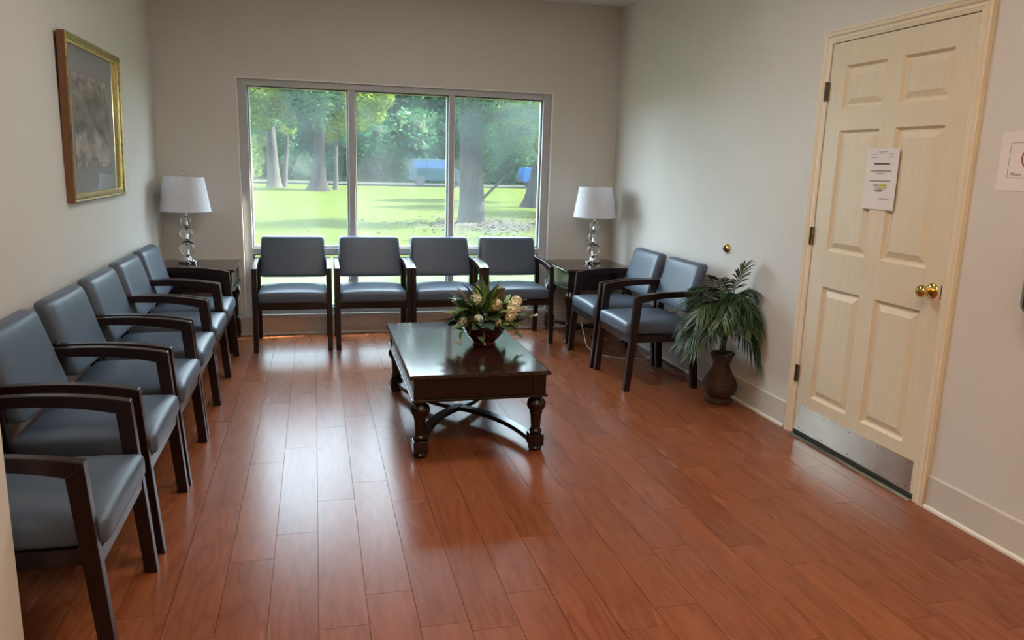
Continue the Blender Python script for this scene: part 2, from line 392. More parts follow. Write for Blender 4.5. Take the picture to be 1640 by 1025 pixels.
o = w.build('wall_right', 'wall_paint'); tag(o, 'beige painted wall with the six-panel door', 'wall', kind='structure')
o = MB().box(XHALL, XSTUB, YSTUB0, YSTUB1, -0.006, ZC).build('wall_front', 'wall_paint', bevel=0.004); tag(o, 'beige wall end in the left foreground beside the nearest armchair', 'wall', kind='structure')
o = MB().box(XHALL-0.12, XHALL, YREAR, YSTUB1, -0.06, ZC).build('wall_hall', 'wall_paint'); tag(o, 'beige side wall behind the camera', 'wall', kind='structure')
o = MB().box(XHALL-0.12, XR+0.12, YREAR-0.12, YREAR, -0.06, ZC).build('wall_rear', 'wall_paint'); tag(o, 'beige end wall behind the camera', 'wall', kind='structure')

def baseboard(name, label, horiz, a0, a1, at, sgn):
    # vinyl-like painted board with a thin light strip at the floor
    root = empty(name, (0, 0, 0)); tag(root, label, 'baseboard', kind='structure')
    b = MB(); s = MB()
    d0, d1, d2 = at, at+sgn*0.007, at+sgn*0.016
    prof = [(d0, 0.0), (d1, 0.0), (d1, 0.142), (d0+sgn*0.003, 0.150), (d0, 0.150)]
    sp = [(d1, 0.0), (d2, 0.0), (d2, 0.010), (d1+sgn*0.003, 0.017), (d1, 0.017)]
    if horiz: b.prism(prof, 'x', a0, a1); s.prism(sp, 'x', a0, a1)
    else: b.prism(prof, 'y', a0, a1); s.prism(sp, 'y', a0, a1)
    b.build('board', 'base_paint', root); s.build('floor_strip', 'white_strip', root)
baseboard('baseboard_back', 'beige baseboard under the big window with light strip at floor', True, XL+0.02, XR-0.02, YB, -1)
baseboard('baseboard_left', 'beige baseboard along the wall behind the six armchairs', False, YSTUB1, YB-0.02, XL, 1)
baseboard('baseboard_right', 'beige baseboard between the door and the window wall', False, DY1+0.085, YB-0.02, XR, -1)
baseboard('baseboard_door', 'beige baseboard on the near side of the door', False, 0.0, DY0-0.065, XR, -1)

# window -------------------------------------------------------------
win = empty('window_1', ((WX1+WX2)/2, YB+0.07, WZ1)); tag(win, 'wide three-bay window with grey frame and hazy glass', 'window', kind='structure')
def wpart(name, mb, material, bevel=0.0):
    o = mb.build(name, material, win, bevel=bevel); o.matrix_parent_inverse = Matrix.Translation(-win.location); return o
FY0, FY1 = YB+0.030, YB+0.105
M1, M2 = (0.268, 0.320), (1.074, 1.120)
RZ0, RZ1 = 0.648, 0.699
ft, fs, fb = 0.047, 0.066, 0.052
f = MB().box(WX1, WX1+fs, FY0, FY1, WZ1, WZ2).box(WX2-fs, WX2, FY0, FY1, WZ1, WZ2).box(WX1+fs, WX2-fs, FY0, FY1, WZ2-ft, WZ2).box(WX1+fs, WX2-fs, FY0, FY1, WZ1, WZ1+fb)
wpart('frame', f, 'window_metal', 0.003)
for a, b in (M1, M2): wpart('mullion', MB().box(a, b, FY0-0.004, FY1, WZ1+fb, WZ2-ft), 'window_metal', 0.003)
bays = [(WX1+fs, M1[0]), (M1[1], M2[0]), (M2[1], WX2-fs)]
for a, b in bays:
    wpart('rail', MB().box(a, b, FY0, FY1, RZ0, RZ1), 'window_metal', 0.003)
    for z0, z1 in ((WZ1+fb, RZ0), (RZ1, WZ2-ft)):
        p = wpart('pane', MB().box(a, b, YB+0.064, YB+0.0645, z0, z1), 'window_glass' if z0 > 0.5 else 'window_glass_dusty')
        t = 0.006
        gk = MB()
        for q in ((a, a+t, z0, z1), (b-t, b, z0, z1), (a+t, b-t, z0, z0+t), (a+t, b-t, z1-t, z1)):
            gk.box(q[0], q[1], YB+0.056, YB+0.072, q[2], q[3])
        wpart('gasket', gk, 'gasket')
        bd = MB(); t2 = 0.014
        for q in ((a+t*0, a+t2, z0, z1), (b-t2, b, z0, z1), (a+t2, b-t2, z0, z0+t2), (a+t2, b-t2, z1-t2, z1)):
            bd.box(q[0], q[1], YB+0.074, YB+0.092, q[2], q[3])
        wpart('glazing_bead', bd, 'window_bead')
t = 0.009; bd = MB()
for q in ((WX1-t, WX1, WZ1-t, WZ2+t), (WX2, WX2+t, WZ1-t, WZ2+t), (WX1, WX2, WZ2, WZ2+t), (WX1, WX2, WZ1-t, WZ1)):
    bd.box(q[0], q[1], YB-0.003, YB+0.001, q[2], q[3])
wpart('corner_bead', bd, 'window_bead')

# door ---------------------------------------------------------------
door = empty('door_1', (XR, (DY0+DY1)/2, 0)); tag(door, 'cream six-panel door with brass knob and steel kick plate', 'door', kind='structure')
def dpart(name, mb, material, bevel=0.0, parent=None, smooth=False):
    par = parent or door
    o = mb.build(name, material, par, bevel=bevel, smooth=smooth)
    if parent is None: o.matrix_parent_inverse = Matrix.Translation(-door.location)
    return o
DX0 = XR-0.004                # face of the slab, slightly proud of the wall plane
DG = 0.003
cols = [(3.065, 3.345), (2.681, 2.962)]; rows = [(0.231, 0.830), (1.012, 1.609), (1.711, 1.916)]
slab = MB(); ys = sorted([DY0+DG, DY1-DG]+[q for c in cols for q in c]); zs = sorted([0.014, DH-DG]+[q for r in rows for q in r])
slab.box(DX0+0.022, DX0+0.040, DY0+DG, DY1-DG, 0.014, DH-DG)
sl = slab
ycuts = [(DY0+DG, 2.681), (2.962, 3.065), (3.345, DY1-DG)]
for a, b in ycuts: sl.box(DX0, DX0+0.022, a, b, 0.014, DH-DG)
for a, b in cols:
    for z0, z1 in ((0.014, 0.231), (0.830, 1.012), (1.609, 1.711), (1.916, DH-DG)): sl.box(DX0, DX0+0.022, a, b, z0, z1)
dpart('slab', sl, 'door_paint')
for a, b in cols:
    for z0, z1 in rows:
        pnl = MB(); s1, s2, s3 = 0.012, 0.020, 0.048
        def ring(d, x): return [(x, a+d, z0+d), (x, b-d, z0+d), (x, b-d, z1-d), (x, a+d, z1-d)]
        rs = [ring(0, DX0), ring(s1, DX0+0.015), ring(s2, DX0+0.015), ring(s3, DX0+0.003)]
        for r_ in rs: pnl.v += r_
        for i in range(3):
            for j in range(4):
                q = (j+1) % 4; pnl.f.append((i*4+j, i*4+4+j, i*4+4+q, i*4+q))
        pnl.f.append((12, 15, 14, 13))
        dpart('panel', pnl, 'door_paint')
kp = dpart('kick_plate', MB().box(DX0-0.0015, DX0, 2.598, 3.436, 0.028, 0.172), 'steel')
for i in range(5):
    for z in (0.045, 0.158):
        y = 2.625+i*0.196
        sc_ = MB().lathe([(0.0042, 0), (0.003, 0.0016)], 8); sc_.v = [(DX0-0.0015-q[2], y+q[0], z+q[1]) for q in sc_.v]
        dpart('screw', sc_, 'dark_steel', parent=kp)
def xlathe(prof, y, z, x, seg=24):  # lathe about -x
    mb = MB().lathe(prof, seg); mb.v = [(x-q[2], y+q[0], z+q[1]) for q in mb.v]; return mb
KY, KZ = 2.628, 0.925
kn = dpart('knob', xlathe([(0.010, 0.0), (0.011, 0.018), (0.014, 0.026), (0.023, 0.034), (0.0275, 0.045), (0.0265, 0.056), (0.019, 0.064), (0.008, 0.067)], KY, KZ, DX0-0.006), 'brass', smooth=True)
dpart('rosette', xlathe([(0.034, 0.0), (0.033, 0.004), (0.028, 0.008), (0.016, 0.010)], KY, KZ, DX0), 'brass', smooth=True, parent=kn)
dpart('latch_plate', MB().box(DX0-0.001, DX0+0.003, DY0+0.001, DY0+0.012, KZ-0.03, KZ+0.03), 'hinge_metal')
for z in (1.804, 1.080, 0.338):
    h = MB().lathe([(0.0065, -0.046), (0.0065, 0.046)], 10, (XR-0.016, DY1+0.006, z)).box(XR-0.016, XR-0.010, DY1-0.010, DY1+0.020, z-0.045, z+0.045)
    for q in (-0.026, -0.008, 0.010, 0.028): h.lathe([(0.0072, -0.0012), (0.0072, 0.0012)], 10, (XR-0.016, DY1+0.006, z+q))
    dpart('hinge', h, 'hinge_metal', smooth=True)
dpart('threshold', MB().prism([(XR-0.032, 0.0), (XR-0.022, 0.008), (XR+0.03, 0.010), (XR+0.03, 0.0)], 'y', DY0, DY1), 'steel')
dpart('door_sweep', MB().box(DX0-0.002, DX0+0.03, DY0+DG, DY1-DG, 0.0105, 0.026), 'rubber')
# casing: stepped profile, three mitred pieces
trim = empty('trim_1', (XR, (DY0+DY1)/2, 0)); tag(trim, 'cream moulded casing around the six-panel door', 'door casing', kind='structure')
CW = 0.062
prof = [(0.0, 0.0), (0.0, 0.010), (0.009, 0.014), (0.013, 0.009), (0.018, 0.012), (0.030, 0.012), (0.036, 0.019), (0.046, 0.022), (0.051, 0.016), (0.055, 0.020), (CW, 0.020), (CW, 0.0)]
def casing(pts):
    mb = MB(); np_ = len(prof); 
    for y, z, dy, dz in pts:
        for u, d in prof: mb.v.append((XR-d, y+dy*u, z+dz*u))
    for i in range(len(pts)-1):
        for j in range(np_):
            q = (j+1) % np_; mb.f.append((i*np_+j, i*np_+q, (i+1)*np_+q, (i+1)*np_+j))
    mb.f.append(tuple(range(np_-1, -1, -1))); e_ = (len(pts)-1)*np_; mb.f.append(tuple(range(e_, e_+np_)))
    return mb
for pts in ([(DY1, 0.0, 1, 0), (DY1, DH, 1, 1)], [(DY1, DH, 1, 1), (DY0, DH, -1, 1)], [(DY0, DH, -1, 1), (DY0, 0.0, -1, 0)]):
    o = casing(pts).build('casing_board', 'casing_paint', trim, smooth=False); o.matrix_parent_inverse = Matrix.Translation(-trim.location)

# ------------------------------------------------------------------ ceiling lights (out of view; the cool one is an added fill)
def ceiling_light(loc, label, dmat):
    r = empty('ceiling_light', loc); tag(r, label, 'ceiling light', 'rectangular ceiling lights')
    fr = MB().box(-0.62, -0.58, -0.32, 0.32, -0.03, 0).box(0.58, 0.62, -0.32, 0.32, -0.03, 0).box(-0.58, 0.58, -0.32, -0.28, -0.03, 0).box(-0.58, 0.58, 0.28, 0.32, -0.03, 0)
    fr.build('light_frame', 'window_bead', r)
    MB().box(-0.58, 0.58, -0.28, 0.28, -0.022, -0.012).build('diffuser', dmat, r)
ceiling_light((0.7, 3.60, ZC), 'added fill panel above the coffee table', 'fill_cool')  # added out of view to lift walls the window light leaves dim
ceiling_light((0.9, 1.20, ZC), 'rectangular ceiling light nearest the door', 'diffuser_warm')
ceiling_light((0.3, -1.0, ZC), 'rectangular ceiling light at the far end behind the camera', 'diffuser_warm')

# ------------------------------------------------------------------ armchairs
def make_chair():
    r = empty('armchair')
    hw, lt = 0.2825, 0.036
    for s in (-1, 1):
        x0, x1 = (hw-lt, hw) if s > 0 else (-hw, -hw+lt)
        MB().prism([(-0.260, 0.0), (-0.220, 0.0), (-0.168, 0.572), (-0.214, 0.612)], 'x', x0, x1).build('leg', 'dark_wood', r, bevel=0.003)
        MB().prism([(0.212, 0.0), (0.256, 0.0), (0.232, 0.33), (0.246, 0.645), (0.205, 0.645), (0.186, 0.33)], 'x', x0, x1).build('leg', 'dark_wood', r, bevel=0.003)
        top = bez((-0.214, 0.612), (-0.03, 0.652), (0.212, 0.640), 10); bot = bez((0.212, 0.604), (-0.03, 0.612), (-0.168, 0.572), 10)
        MB().prism(list(reversed(top+bot)), 'x', x0, x1).build('arm', 'dark_wood', r, bevel=0.003)
        xi = (hw-lt) if s > 0 else -(hw-lt)
        MB().box(min(xi, xi-s*0.024), max(xi, xi-s*0.024), -0.195, 0.20, 0.310, 0.358).build('side_rail', 'dark_wood', r, bevel=0.002)
    MB().box(-hw+lt, hw-lt, -0.232, -0.206, 0.310, 0.358).build('front_rail', 'dark_wood', r, bevel=0.002)
    MB().box(-hw+lt, hw-lt, 0.190, 0.214, 0.310, 0.358).build('rear_rail', 'dark_wood', r, bevel=0.002)
    def wseat(q):
        x, y, z = q
        if z > -0.02:
            k_ = (1-(abs(x)/0.245)**3)*(1-(abs(y)/0.236)**4)
            z += 0.022*max(k_, 0)*(z+0.04)/0.08
        return (x, y, z-0.012*(-y/0.236)*0.0)
    MB().rbox((0, -0.018, 0.398), (0.2445, 0.232, 0.040), 0.022, (10, 10, 2), wseat).build('seat', 'vinyl_blue', r, smooth=True)
    def wback(q):
        x, y, z = q
        y2 = y+0.27*z+0.35*z*abs(z)*0.5 - 0.010*(1-(x/0.25)**2)*(1 if y < 0 else 0.3) + 0.020*(x/0.25)**2*0
        return (x*(1-0.07*(z/0.155)*0.5), y2, z)
    MB().rbox((0, 0.226, 0.652), (0.2445, 0.036, 0.156), 0.028, (10, 2, 8), wback).build('backrest', 'vinyl_blue', r, smooth=True)
    return r
proto = make_chair()
LW = 'left wall'
chairs = [
 (-0.175, 5.940, 0, 'blue-grey armchair under the window, next to the left side table', 'armchairs under the window'),
 (0.4145, 5.940, 0, 'second blue-grey armchair from the left side table under the window', 'armchairs under the window'),
 (0.981, 5.940, 0, 'blue-grey armchair under the window, directly behind the flower bowl', 'armchairs under the window'),
 (1.549, 5.940, 0, 'blue-grey armchair under the window, nearest the right side table', 'armchairs under the window'),
 (-0.808, 2.334, PI/2, 'nearest blue-grey armchair at left, its back hidden by the wall end', 'armchairs along the picture wall'),
 (-0.808, 2.992, PI/2, 'second armchair of the left row counted from the wall end', 'armchairs along the picture wall'),
 (-0.806, 3.594, PI/2, 'third armchair of the left row counted from the wall end', 'armchairs along the picture wall'),
 (-0.808, 4.192, PI/2, 'fourth armchair of the left row counted from the wall end', 'armchairs along the picture wall'),
 (-0.808, 4.772, PI/2, 'fifth armchair of the left row, second from the side table', 'armchairs along the picture wall'),
 (-0.808, 5.343, PI/2, 'last armchair of the left row, right against the side table', 'armchairs along the picture wall'),
 (2.140, 4.605, -PI/2, 'blue-grey armchair beside the potted palm', 'armchairs along the door wall'),
 (2.135, 5.190, -PI/2-0.02, 'blue-grey armchair between the right side table and another armchair', 'armchairs along the door wall'),
]
for i, (x, y, rz, lab, grp) in enumerate(chairs):
    o = proto if i == 0 else copy_tree(proto)
    o.location = (x, y, 0); o.rotation_euler = (0, 0, rz); tag(o, lab, 'chair', grp)

# ------------------------------------------------------------------ turned leg and tables
def turned_leg(h):      # coffee table leg, h about 0.275
    k = h/0.275
    up = MB()
    prof = [(0.026, 0.083*k), (0.031, 0.092*k), (0.031, 0.100*k), (0.024, 0.108*k), (0.023, 0.116*k), (0.027, 0.176*k), (0.032, 0.188*k), (0.030, 0.194*k), (0.038, 0.204*k), (0.047, 0.220*k), (0.048, 0.234*k), (0.041, 0.250*k), (0.029, 0.258*k), (0.027, 0.262*k), (0.034, 0.266*k), (0.034, h)]
    def flute(a, z):
        return 1+(0.05*math.cos(a*10) if 0.110*k < z < 0.18*k else 0)
    up.lathe(prof, 40, rfun=flute)
    sq = MB().frustum([(-0.036, -0.036, 0.028), (0.036, -0.036, 0.028), (0.036, 0.036, 0.028), (-0.036, 0.036, 0.028)], [(-0.036, -0.036, 0.083*k), (0.036, -0.036, 0.083*k), (0.036, 0.036, 0.083*k), (-0.036, 0.036, 0.083*k)])
    ft_ = MB().lathe([(0.024, 0.0), (0.033, 0.006), (0.036, 0.015), (0.030, 0.028)], 24)
    return up, sq, ft_
def add_leg(root, x, y, h, meshes={}):
    if h not in meshes:
        a, b, c = turned_leg(h); meshes[h] = (a.mesh('leg', 'table_wood', True), b.mesh('block', 'table_wood'), c.mesh('foot', 'table_wood', True))
    a, b, c = meshes[h]
    o = link('leg', a, root, loc=(x, y, 0)); link('block', b, o, 0.003); link('foot', c, o)

def coffee_table():
    x0, x1, y0, y1, H = 0.407, 1.101, 3.406, 4.642, 0.420
    cx, cy = (x0+x1)/2, (y0+y1)/2; hx, hy = (x1-x0)/2, (y1-y0)/2
    r = empty('coffee_table', (cx, cy, 0)); tag(r, 'dark wooden coffee table with turned legs and curved crossed stretcher', 'table')
    tp = MB()
    prof = [(0.012, H-0.022), (0.004, H-0.020), (0.0, H-0.013), (0.004, H-0.008), (0.006, H-0.002), (0.012, H)]
    def rect(d, z): return [(-hx+d, -hy+d, z), (hx-d, -hy+d, z), (hx-d, hy-d, z), (-hx+d, hy-d, z)]
    for d, z in prof: tp.v += rect(d, z)
    for i in range(len(prof)-1):
        for j in range(4):
            q = (j+1) % 4; tp.f.append((i*4+j, i*4+q, i*4+4+q, i*4+4+j))
    tp.f += [(3, 2, 1, 0), tuple(range(len(prof)*4-4, len(prof)*4))]
    tp.build('table_top', 'table_top', r)
    ax, ay = hx-0.022, hy-0.022; az0, az1 = 0.299, H-0.022
    for s in (-1, 1):
        MB().box(-ax+0.066, ax-0.066, min(s*(ay-0.005), s*(ay-0.03)), max(s*(ay-0.005), s*(ay-0.03)), az0, az1).build('apron', 'table_wood', r)
        MB().box(min(s*(ax-0.005), s*(ax-0.03)), max(s*(ax-0.005), s*(ax-0.03)), -ay+0.066, ay-0.066, az0, az1).build('apron', 'table_wood', r)
        for t_ in (-1, 1):
            bx0, by0 = (ax-0.066) if s > 0 else -ax, (ay-0.066) if t_ > 0 else -ay
            MB().box(bx0, bx0+0.066, by0, by0+0.066, az0, az1).build('corner_block', 'table_wood', r, bevel=0.002)
            add_leg(r, s*(hx-0.058), t_*(hy-0.060), 0.288)
    ml = MB(); d = 0.009
    for q in ((-ax-d, ax+d, -ay-d, -ay+0.05), (-ax-d, ax+d, ay-0.05, ay+d), (-ax-d, -ax+0.05, -ay+0.05, ay-0.05), (ax-0.05, ax+d, -ay+0.05, ay-0.05)):
        ml.box(q[0], q[1], q[2], q[3], 0.286, 0.299)
    ml.build('moulding', 'table_wood', r, bevel=0.003)
    lx, ly = hx-0.075, hy-0.085
    for s in (-1, 1):
        for t_ in (-1, 1):
            pts = bez((s*lx, t_*ly, 0.056), (s*lx*0.80, t_*ly*0.34, 0.056), (0, 0, 0.056), 16)
            MB().ribbon(pts, 0.050, 0.024).build('stretcher', 'table_wood', r, bevel=0.003)
coffee_table()

def side_table(cx, cy, hx, hy, H, label):
    r = empty('side_table', (cx, cy, 0)); tag(r, label, 'table', 'matching side tables in the window corners')
    tp = MB()
    prof = [(0.012, H-0.022), (0.004, H-0.020), (0.0, H-0.013), (0.004, H-0.008), (0.006, H-0.002), (0.012, H)]
    def rect(d, z): return [(-hx+d, -hy+d, z), (hx-d, -hy+d, z), (hx-d, hy-d, z), (-hx+d, hy-d, z)]
    for d, z in prof: tp.v += rect(d, z)
    for i in range(len(prof)-1):
        for j in range(4):
            q = (j+1) % 4; tp.f.append((i*4+j, i*4+q, i*4+4+q, i*4+4+j))
    tp.f += [(3, 2, 1, 0), tuple(range(len(prof)*4-4, len(prof)*4))]
    tp.build('table_top', 'table_top', r)
    ax, ay = hx-0.022, hy-0.022; az0, az1 = H-0.150, H-0.022
    for s in (-1, 1):
        MB().box(-ax+0.066, ax-0.066, min(s*(ay-0.005), s*(ay-0.03)), max(s*(ay-0.005), s*(ay-0.03)), az0, az1).build('apron', 'table_wood', r)
        MB().box(min(s*(ax-0.005), s*(ax-0.03)), max(s*(ax-0.005), s*(ax-0.03)), -ay+0.066, ay-0.066, az0, az1).build('apron', 'table_wood', r)
        for t_ in (-1, 1):
            bx0, by0 = (ax-0.066) if s > 0 else -ax, (ay-0.066) if t_ > 0 else -ay
            MB().box(bx0, bx0+0.066, by0, by0+0.066, az0, az1).build('corner_block', 'table_wood', r, bevel=0.002)
            add_leg(r, s*(hx-0.058), t_*(hy-0.058), H-0.164)
    ml = MB(); d = 0.009
    for q in ((-ax-d, ax+d, -ay-d, -ay+0.05), (-ax-d, ax+d, ay-0.05, ay+d), (-ax-d, -ax+0.05, -ay+0.05, ay-0.05), (ax-0.05, ax+d, -ay+0.05, ay-0.05)):
        ml.box(q[0], q[1], q[2], q[3], H-0.164, H-0.150)
    ml.build('moulding', 'table_wood', r, bevel=0.003)
    lx, ly = hx-0.075, hy-0.075
    for s in (-1, 1):
        for t_ in (-1, 1):
            pts = bez((s*lx, t_*ly, 0.085), (s*lx*0.70, t_*ly*0.35, 0.085), (0, 0, 0.085), 12)
            MB().ribbon(pts, 0.042, 0.022).build('stretcher', 'table_wood', r, bevel=0.003)
side_table(-0.843, 5.965, 0.278, 0.300, 0.615, 'dark wooden side table in the left window corner under a lamp')
side_table(2.195, 5.930, 0.298, 0.330, 0.608, 'dark wooden side table in the right window corner under a lamp')

# ------------------------------------------------------------------ table lamps
def table_lamp(loc, label):
    r = empty('table_lamp', loc); tag(r, label, 'lamp', 'crystal ball table lamps')
    MB().lathe([(0.066, 0.0), (0.068, 0.003), (0.068, 0.022), (0.064, 0.026), (0.030, 0.029), (0.026, 0.040), (0.020, 0.052), (0.012, 0.056)], 32).build('base', 'chrome', r, smooth=True)
    MB().lathe([(0.008, 0.05), (0.008, 0.400)], 12).build('stem', 'chrome', r, smooth=True)
    z = 0.056
    for R in (0.056, 0.048, 0.038):
        pr = [(max(R*math.sin(a), 0.0085), R-R*math.cos(a)) for a in [PI*i/16 for i in range(17)]]
        MB().lathe(pr, 28, (0, 0, z), cap=False).build('glass_ball', 'crystal', r, smooth=True)
        z += 2*R
        MB().lathe([(0.016, -0.004), (0.024, 0.0), (0.024, 0.003), (0.014, 0.007)], 20, (0, 0, z)).build('collar', 'chrome', r, smooth=True)
        z += 0.004
    zb, zt = 0.385, 0.630
    sh = MB(); seg = 48; rb, rt = 0.178, 0.138; th = 0.002
    pr = [(rb, zb), (rt, zt), (rt-th, zt), (rb-th, zb), (rb, zb)]
    sh.lathe(pr, seg, cap=False)
    s_ = sh.build('shade', 'shade_fabric', r, smooth=True)
    MB().lathe([(rb+0.0008, zb-0.001), (rb-0.0008, zb+0.006), (rb-0.004, zb+0.006), (rb-0.003, zb-0.001), (rb+0.0008, zb-0.001)], seg, cap=False).build('shade_band', 'shade_fabric', s_, smooth=True)
    MB().lathe([(rt+0.0018, zt-0.006), (rt+0.0010, zt+0.001), (rt-0.003, zt+0.001), (rt-0.003, zt-0.006), (rt+0.0018, zt-0.006)], seg, cap=False).build('shade_band', 'shade_fabric', s_, smooth=True)
    hp = MB()
    for a in (0, 2*PI/3, 4*PI/3): hp.tube([(0.010*math.cos(a), 0.010*math.sin(a), zt-0.006), ((rt-0.003)*math.cos(a), (rt-0.003)*math.sin(a), zt-0.004)], 0.0018, 6)
    hp.build('spider', 'chrome', r)
    MB().tube([(0, 0, 0.40), (0.05, 0, 0.43), (0.055, 0, 0.52), (0.02, 0, 0.610), (0, 0, 0.626)], 0.002, 6).build('harp', 'chrome', r)
    MB().lathe([(0.017, 0.398), (0.017, 0.448)], 16).build('socket', 'chrome', r, smooth=True)
    MB().lathe([(0.013, 0.449), (0.015, 0.46), (0.029, 0.50), (0.030, 0.52), (0.020, 0.545), (0.006, 0.55)], 18).build('bulb', 'shade_fabric', r, smooth=True)
    MB().lathe([(0.004, 0.622), (0.004, 0.640), (0.010, 0.643), (0.015, 0.652), (0.015, 0.660), (0.010, 0.669), (0.004, 0.672)], 18).build('finial', 'crystal', r, smooth=True)
table_lamp((-0.925, 6.05, 0.616), 'white-shaded crystal ball lamp on the left side table')
table_lamp((2.255, 6.00, 0.609), 'white-shaded crystal ball lamp on the right side table')

# ------------------------------------------------------------------ picture on the left wall
def picture():
    y0, y1, z0, z1 = 4.050, 5.070, 1.160, 1.947
    cy, cz = (y0+y1)/2, (z0+z1)/2; hy, hz = (y1-y0)/2, (z1-z0)/2
    r = empty('framed_picture', (XL+0.006, cy, cz)); tag(r, 'gold-framed print with grey mat hanging on the left wall', 'picture')
    r.rotation_euler = (0, math.radians(1.2), 0)
    prof = [(0.0, 0.0), (0.0, 0.034), (0.006, 0.040), (0.014, 0.036), (0.020, 0.030), (0.032, 0.026), (0.040, 0.020), (0.040, 0.006), (0.040, 0.0)]
    cs = [(-hy, -hz, 1, 1), (hy, -hz, -1, 1), (hy, hz, -1, -1), (-hy, hz, 1, -1)]
    for i in range(4):
        mb = MB(); a, b = cs[i], cs[(i+1) % 4]
        for c in (a, b):
            for u, d in prof: mb.v.append((d, c[0]+c[2]*u, c[1]+c[3]*u))
        n = len(prof)
        for j in range(n-1): mb.f.append((j, n+j, n+j+1, j+1))
        me = mb.mesh('frame_side', 'gold_frame'); me.materials.append(MATS['frame_side']); me.materials.append(MATS['gold_lip'])
        for pi, pf in enumerate(me.polygons): pf.material_index = 1 if pi == 0 else (2 if pi in (5, 6) else 0)
        link('frame_side', me, r)
    MB().box(0.002, 0.005, -hy+0.036, hy-0.036, -hz+0.036, hz-0.036).build('mat_board', 'mat_board', r)
    py, pz0, pz1 = hy-0.175, -hz+0.165, hz-0.165
    MB().box(0.005, 0.0065, -py-0.008, py+0.008, pz0-0.008, pz1+0.008).build('mat_edge', 'mat_inner', r)
    MB().box(0.0065, 0.0072, -py, py, pz0, pz1).build('print', 'picture_print', r)
    MB().box(0.0100, 0.0104, -hy+0.038, hy-0.038, -hz+0.038, hz-0.038).build('glass', 'picture_glass', r)
picture()

# ------------------------------------------------------------------ papers on door and wall
def wall_box(y0, y1, z0, z1, d0, d1, X): return MB().box(X-d1, X-d0, min(y0, y1), max(y0, y1), z0, z1)
def notice():
    X = DX0; cy, cz = 3.012, 1.380
    r = empty('notice', (X-0.0005, cy, cz)); tag(r, 'white printed notice with yellow highlights taped to the door', 'paper')
    hw, hh = 0.1035, 0.1375
    # slightly curled sheet
    mb = MB(); N = 10
    for i in range(N+1):
        z = -hh+2*hh*i/N; d = 0.003+0.004*((i/N-0.4)**2)
        for j, y in enumerate((-hw, -hw/3, hw/3, hw)):
            dd = d+(0.002 if j in (0, 3) else 0)
            mb.v += [(-dd, y, z), (-dd-0.0006, y, z)]
    for i in range(N):
        for j in range(3):
            a = (i*4+j)*2; b = a+8
            mb.f += [(a+1, a+3, b+3, b+1), (a, b, b+2, a+2)]
    sh = mb.build('sheet', 'paper', r, smooth=True)
    D = -0.0066
    def line(name, material, yc, z, w, h, d=D): MB().box(d-0.0003, d, yc-w/2, yc+w/2, z-h/2, z+h/2).build(name, material, r)
    # left on the sheet is +y (the wall is seen from the room)
    line('highlight', 'highlighter', 0.062, 0.038, 0.022, 0.010); line('highlight', 'highlighter', -0.018, -0.026, 0.052, 0.011); line('highlight', 'highlighter', -0.022, -0.036, 0.034, 0.008)
    for yc, z, w, h, mt_ in ((0.0, 0.125, 0.06, 0.002, 'ink_grey'), (0.0, 0.118, 0.035, 0.002, 'ink_grey'), (0.060, 0.110, 0.034, 0.002, 'ink_grey'), (-0.055, 0.112, 0.03, 0.002, 'ink_grey'), (0.055, 0.099, 0.045, 0.0025, 'ink_grey'), (-0.052, 0.101, 0.032, 0.0025, 'ink_grey'),
                             (0.0, 0.071, 0.098, 0.005, 'ink'), (0.0, 0.038, 0.130, 0.0035, 'ink_grey'), (0.0, 0.027, 0.046, 0.0025, 'ink_grey'), (0.0, -0.006, 0.135, 0.003, 'ink_grey'),
                             (0.0, -0.026, 0.075, 0.0035, 'ink'), (0.0, -0.035, 0.075, 0.003, 'ink_grey'), (0.0, -0.043, 0.042, 0.003, 'ink_grey'), (0.004, -0.051, 0.046, 0.0035, 'ink'), (-0.040, -0.086, 0.064, 0.003, 'ink_grey')):
        line('print_line', mt_, yc, z, w, h, D-0.0003)
notice()
def text_mesh(s, size):
    cu = bpy.data.curves.new('t', 'FONT'); cu.body = s; cu.size = size; cu.extrude = 0.0001
    to = bpy.data.objects.new('t', cu); COL.objects.link(to)
    bpy.context.view_layer.update()
    me = bpy.data.meshes.new_from_object(to.evaluated_get(bpy.context.evaluated_depsgraph_get()))
    bpy.data.objects.remove(to); return me
def wall_sign():
    yl, z0, z1 = 2.397, 1.354, 1.571
    r = empty('wall_sign', (XR, yl-0.14, z0)); tag(r, 'white paper sign with red ring on the wall right of the door', 'sign')
    MB().box(-0.0016, -0.0006, -0.14, 0.14, 0.0, z1-z0).build('sheet', 'paper', r)
    y0, y1, a, b = 0.140-0.042, -0.098, 0.047, 0.176
    t = 0.0022; D0, D1 = -0.0022, -0.0017
    fr = MB().box(D0, D1, y1, y0, a, a+t).box(D0, D1, y1, y0, b-t, b).box(D0, D1, y1, y1+t, a+t, b-t).box(D0, D1, y0-t, y0, a+t, b-t)
    fr.build('border', 'ink_grey', r)
    rg = MB(); n = 40; cz, ro, ri = 0.120, 0.040, 0.034
    for i in range(n):
        an = 2*PI*i/n
        for rr in (ro, ri): rg.v.append((D0, 0.006+rr*math.cos(an), cz+rr*math.sin(an)))
    for i in range(n):
        j = (i+1) % n; rg.f.append((2*i, 2*i+1, 2*j+1, 2*j))
    rg.build('ring', 'ink_red', r)
    me = text_mesh('Please', 0.018); me.materials.clear(); me.materials.append(MATS['ink'])
    o = link('lettering', me, r, loc=(D0, y0-0.016, 0.056)); o.rotation_euler = (PI/2, 0, -PI/2); o.scale = (1, 0.85, 1)
wall_sign()
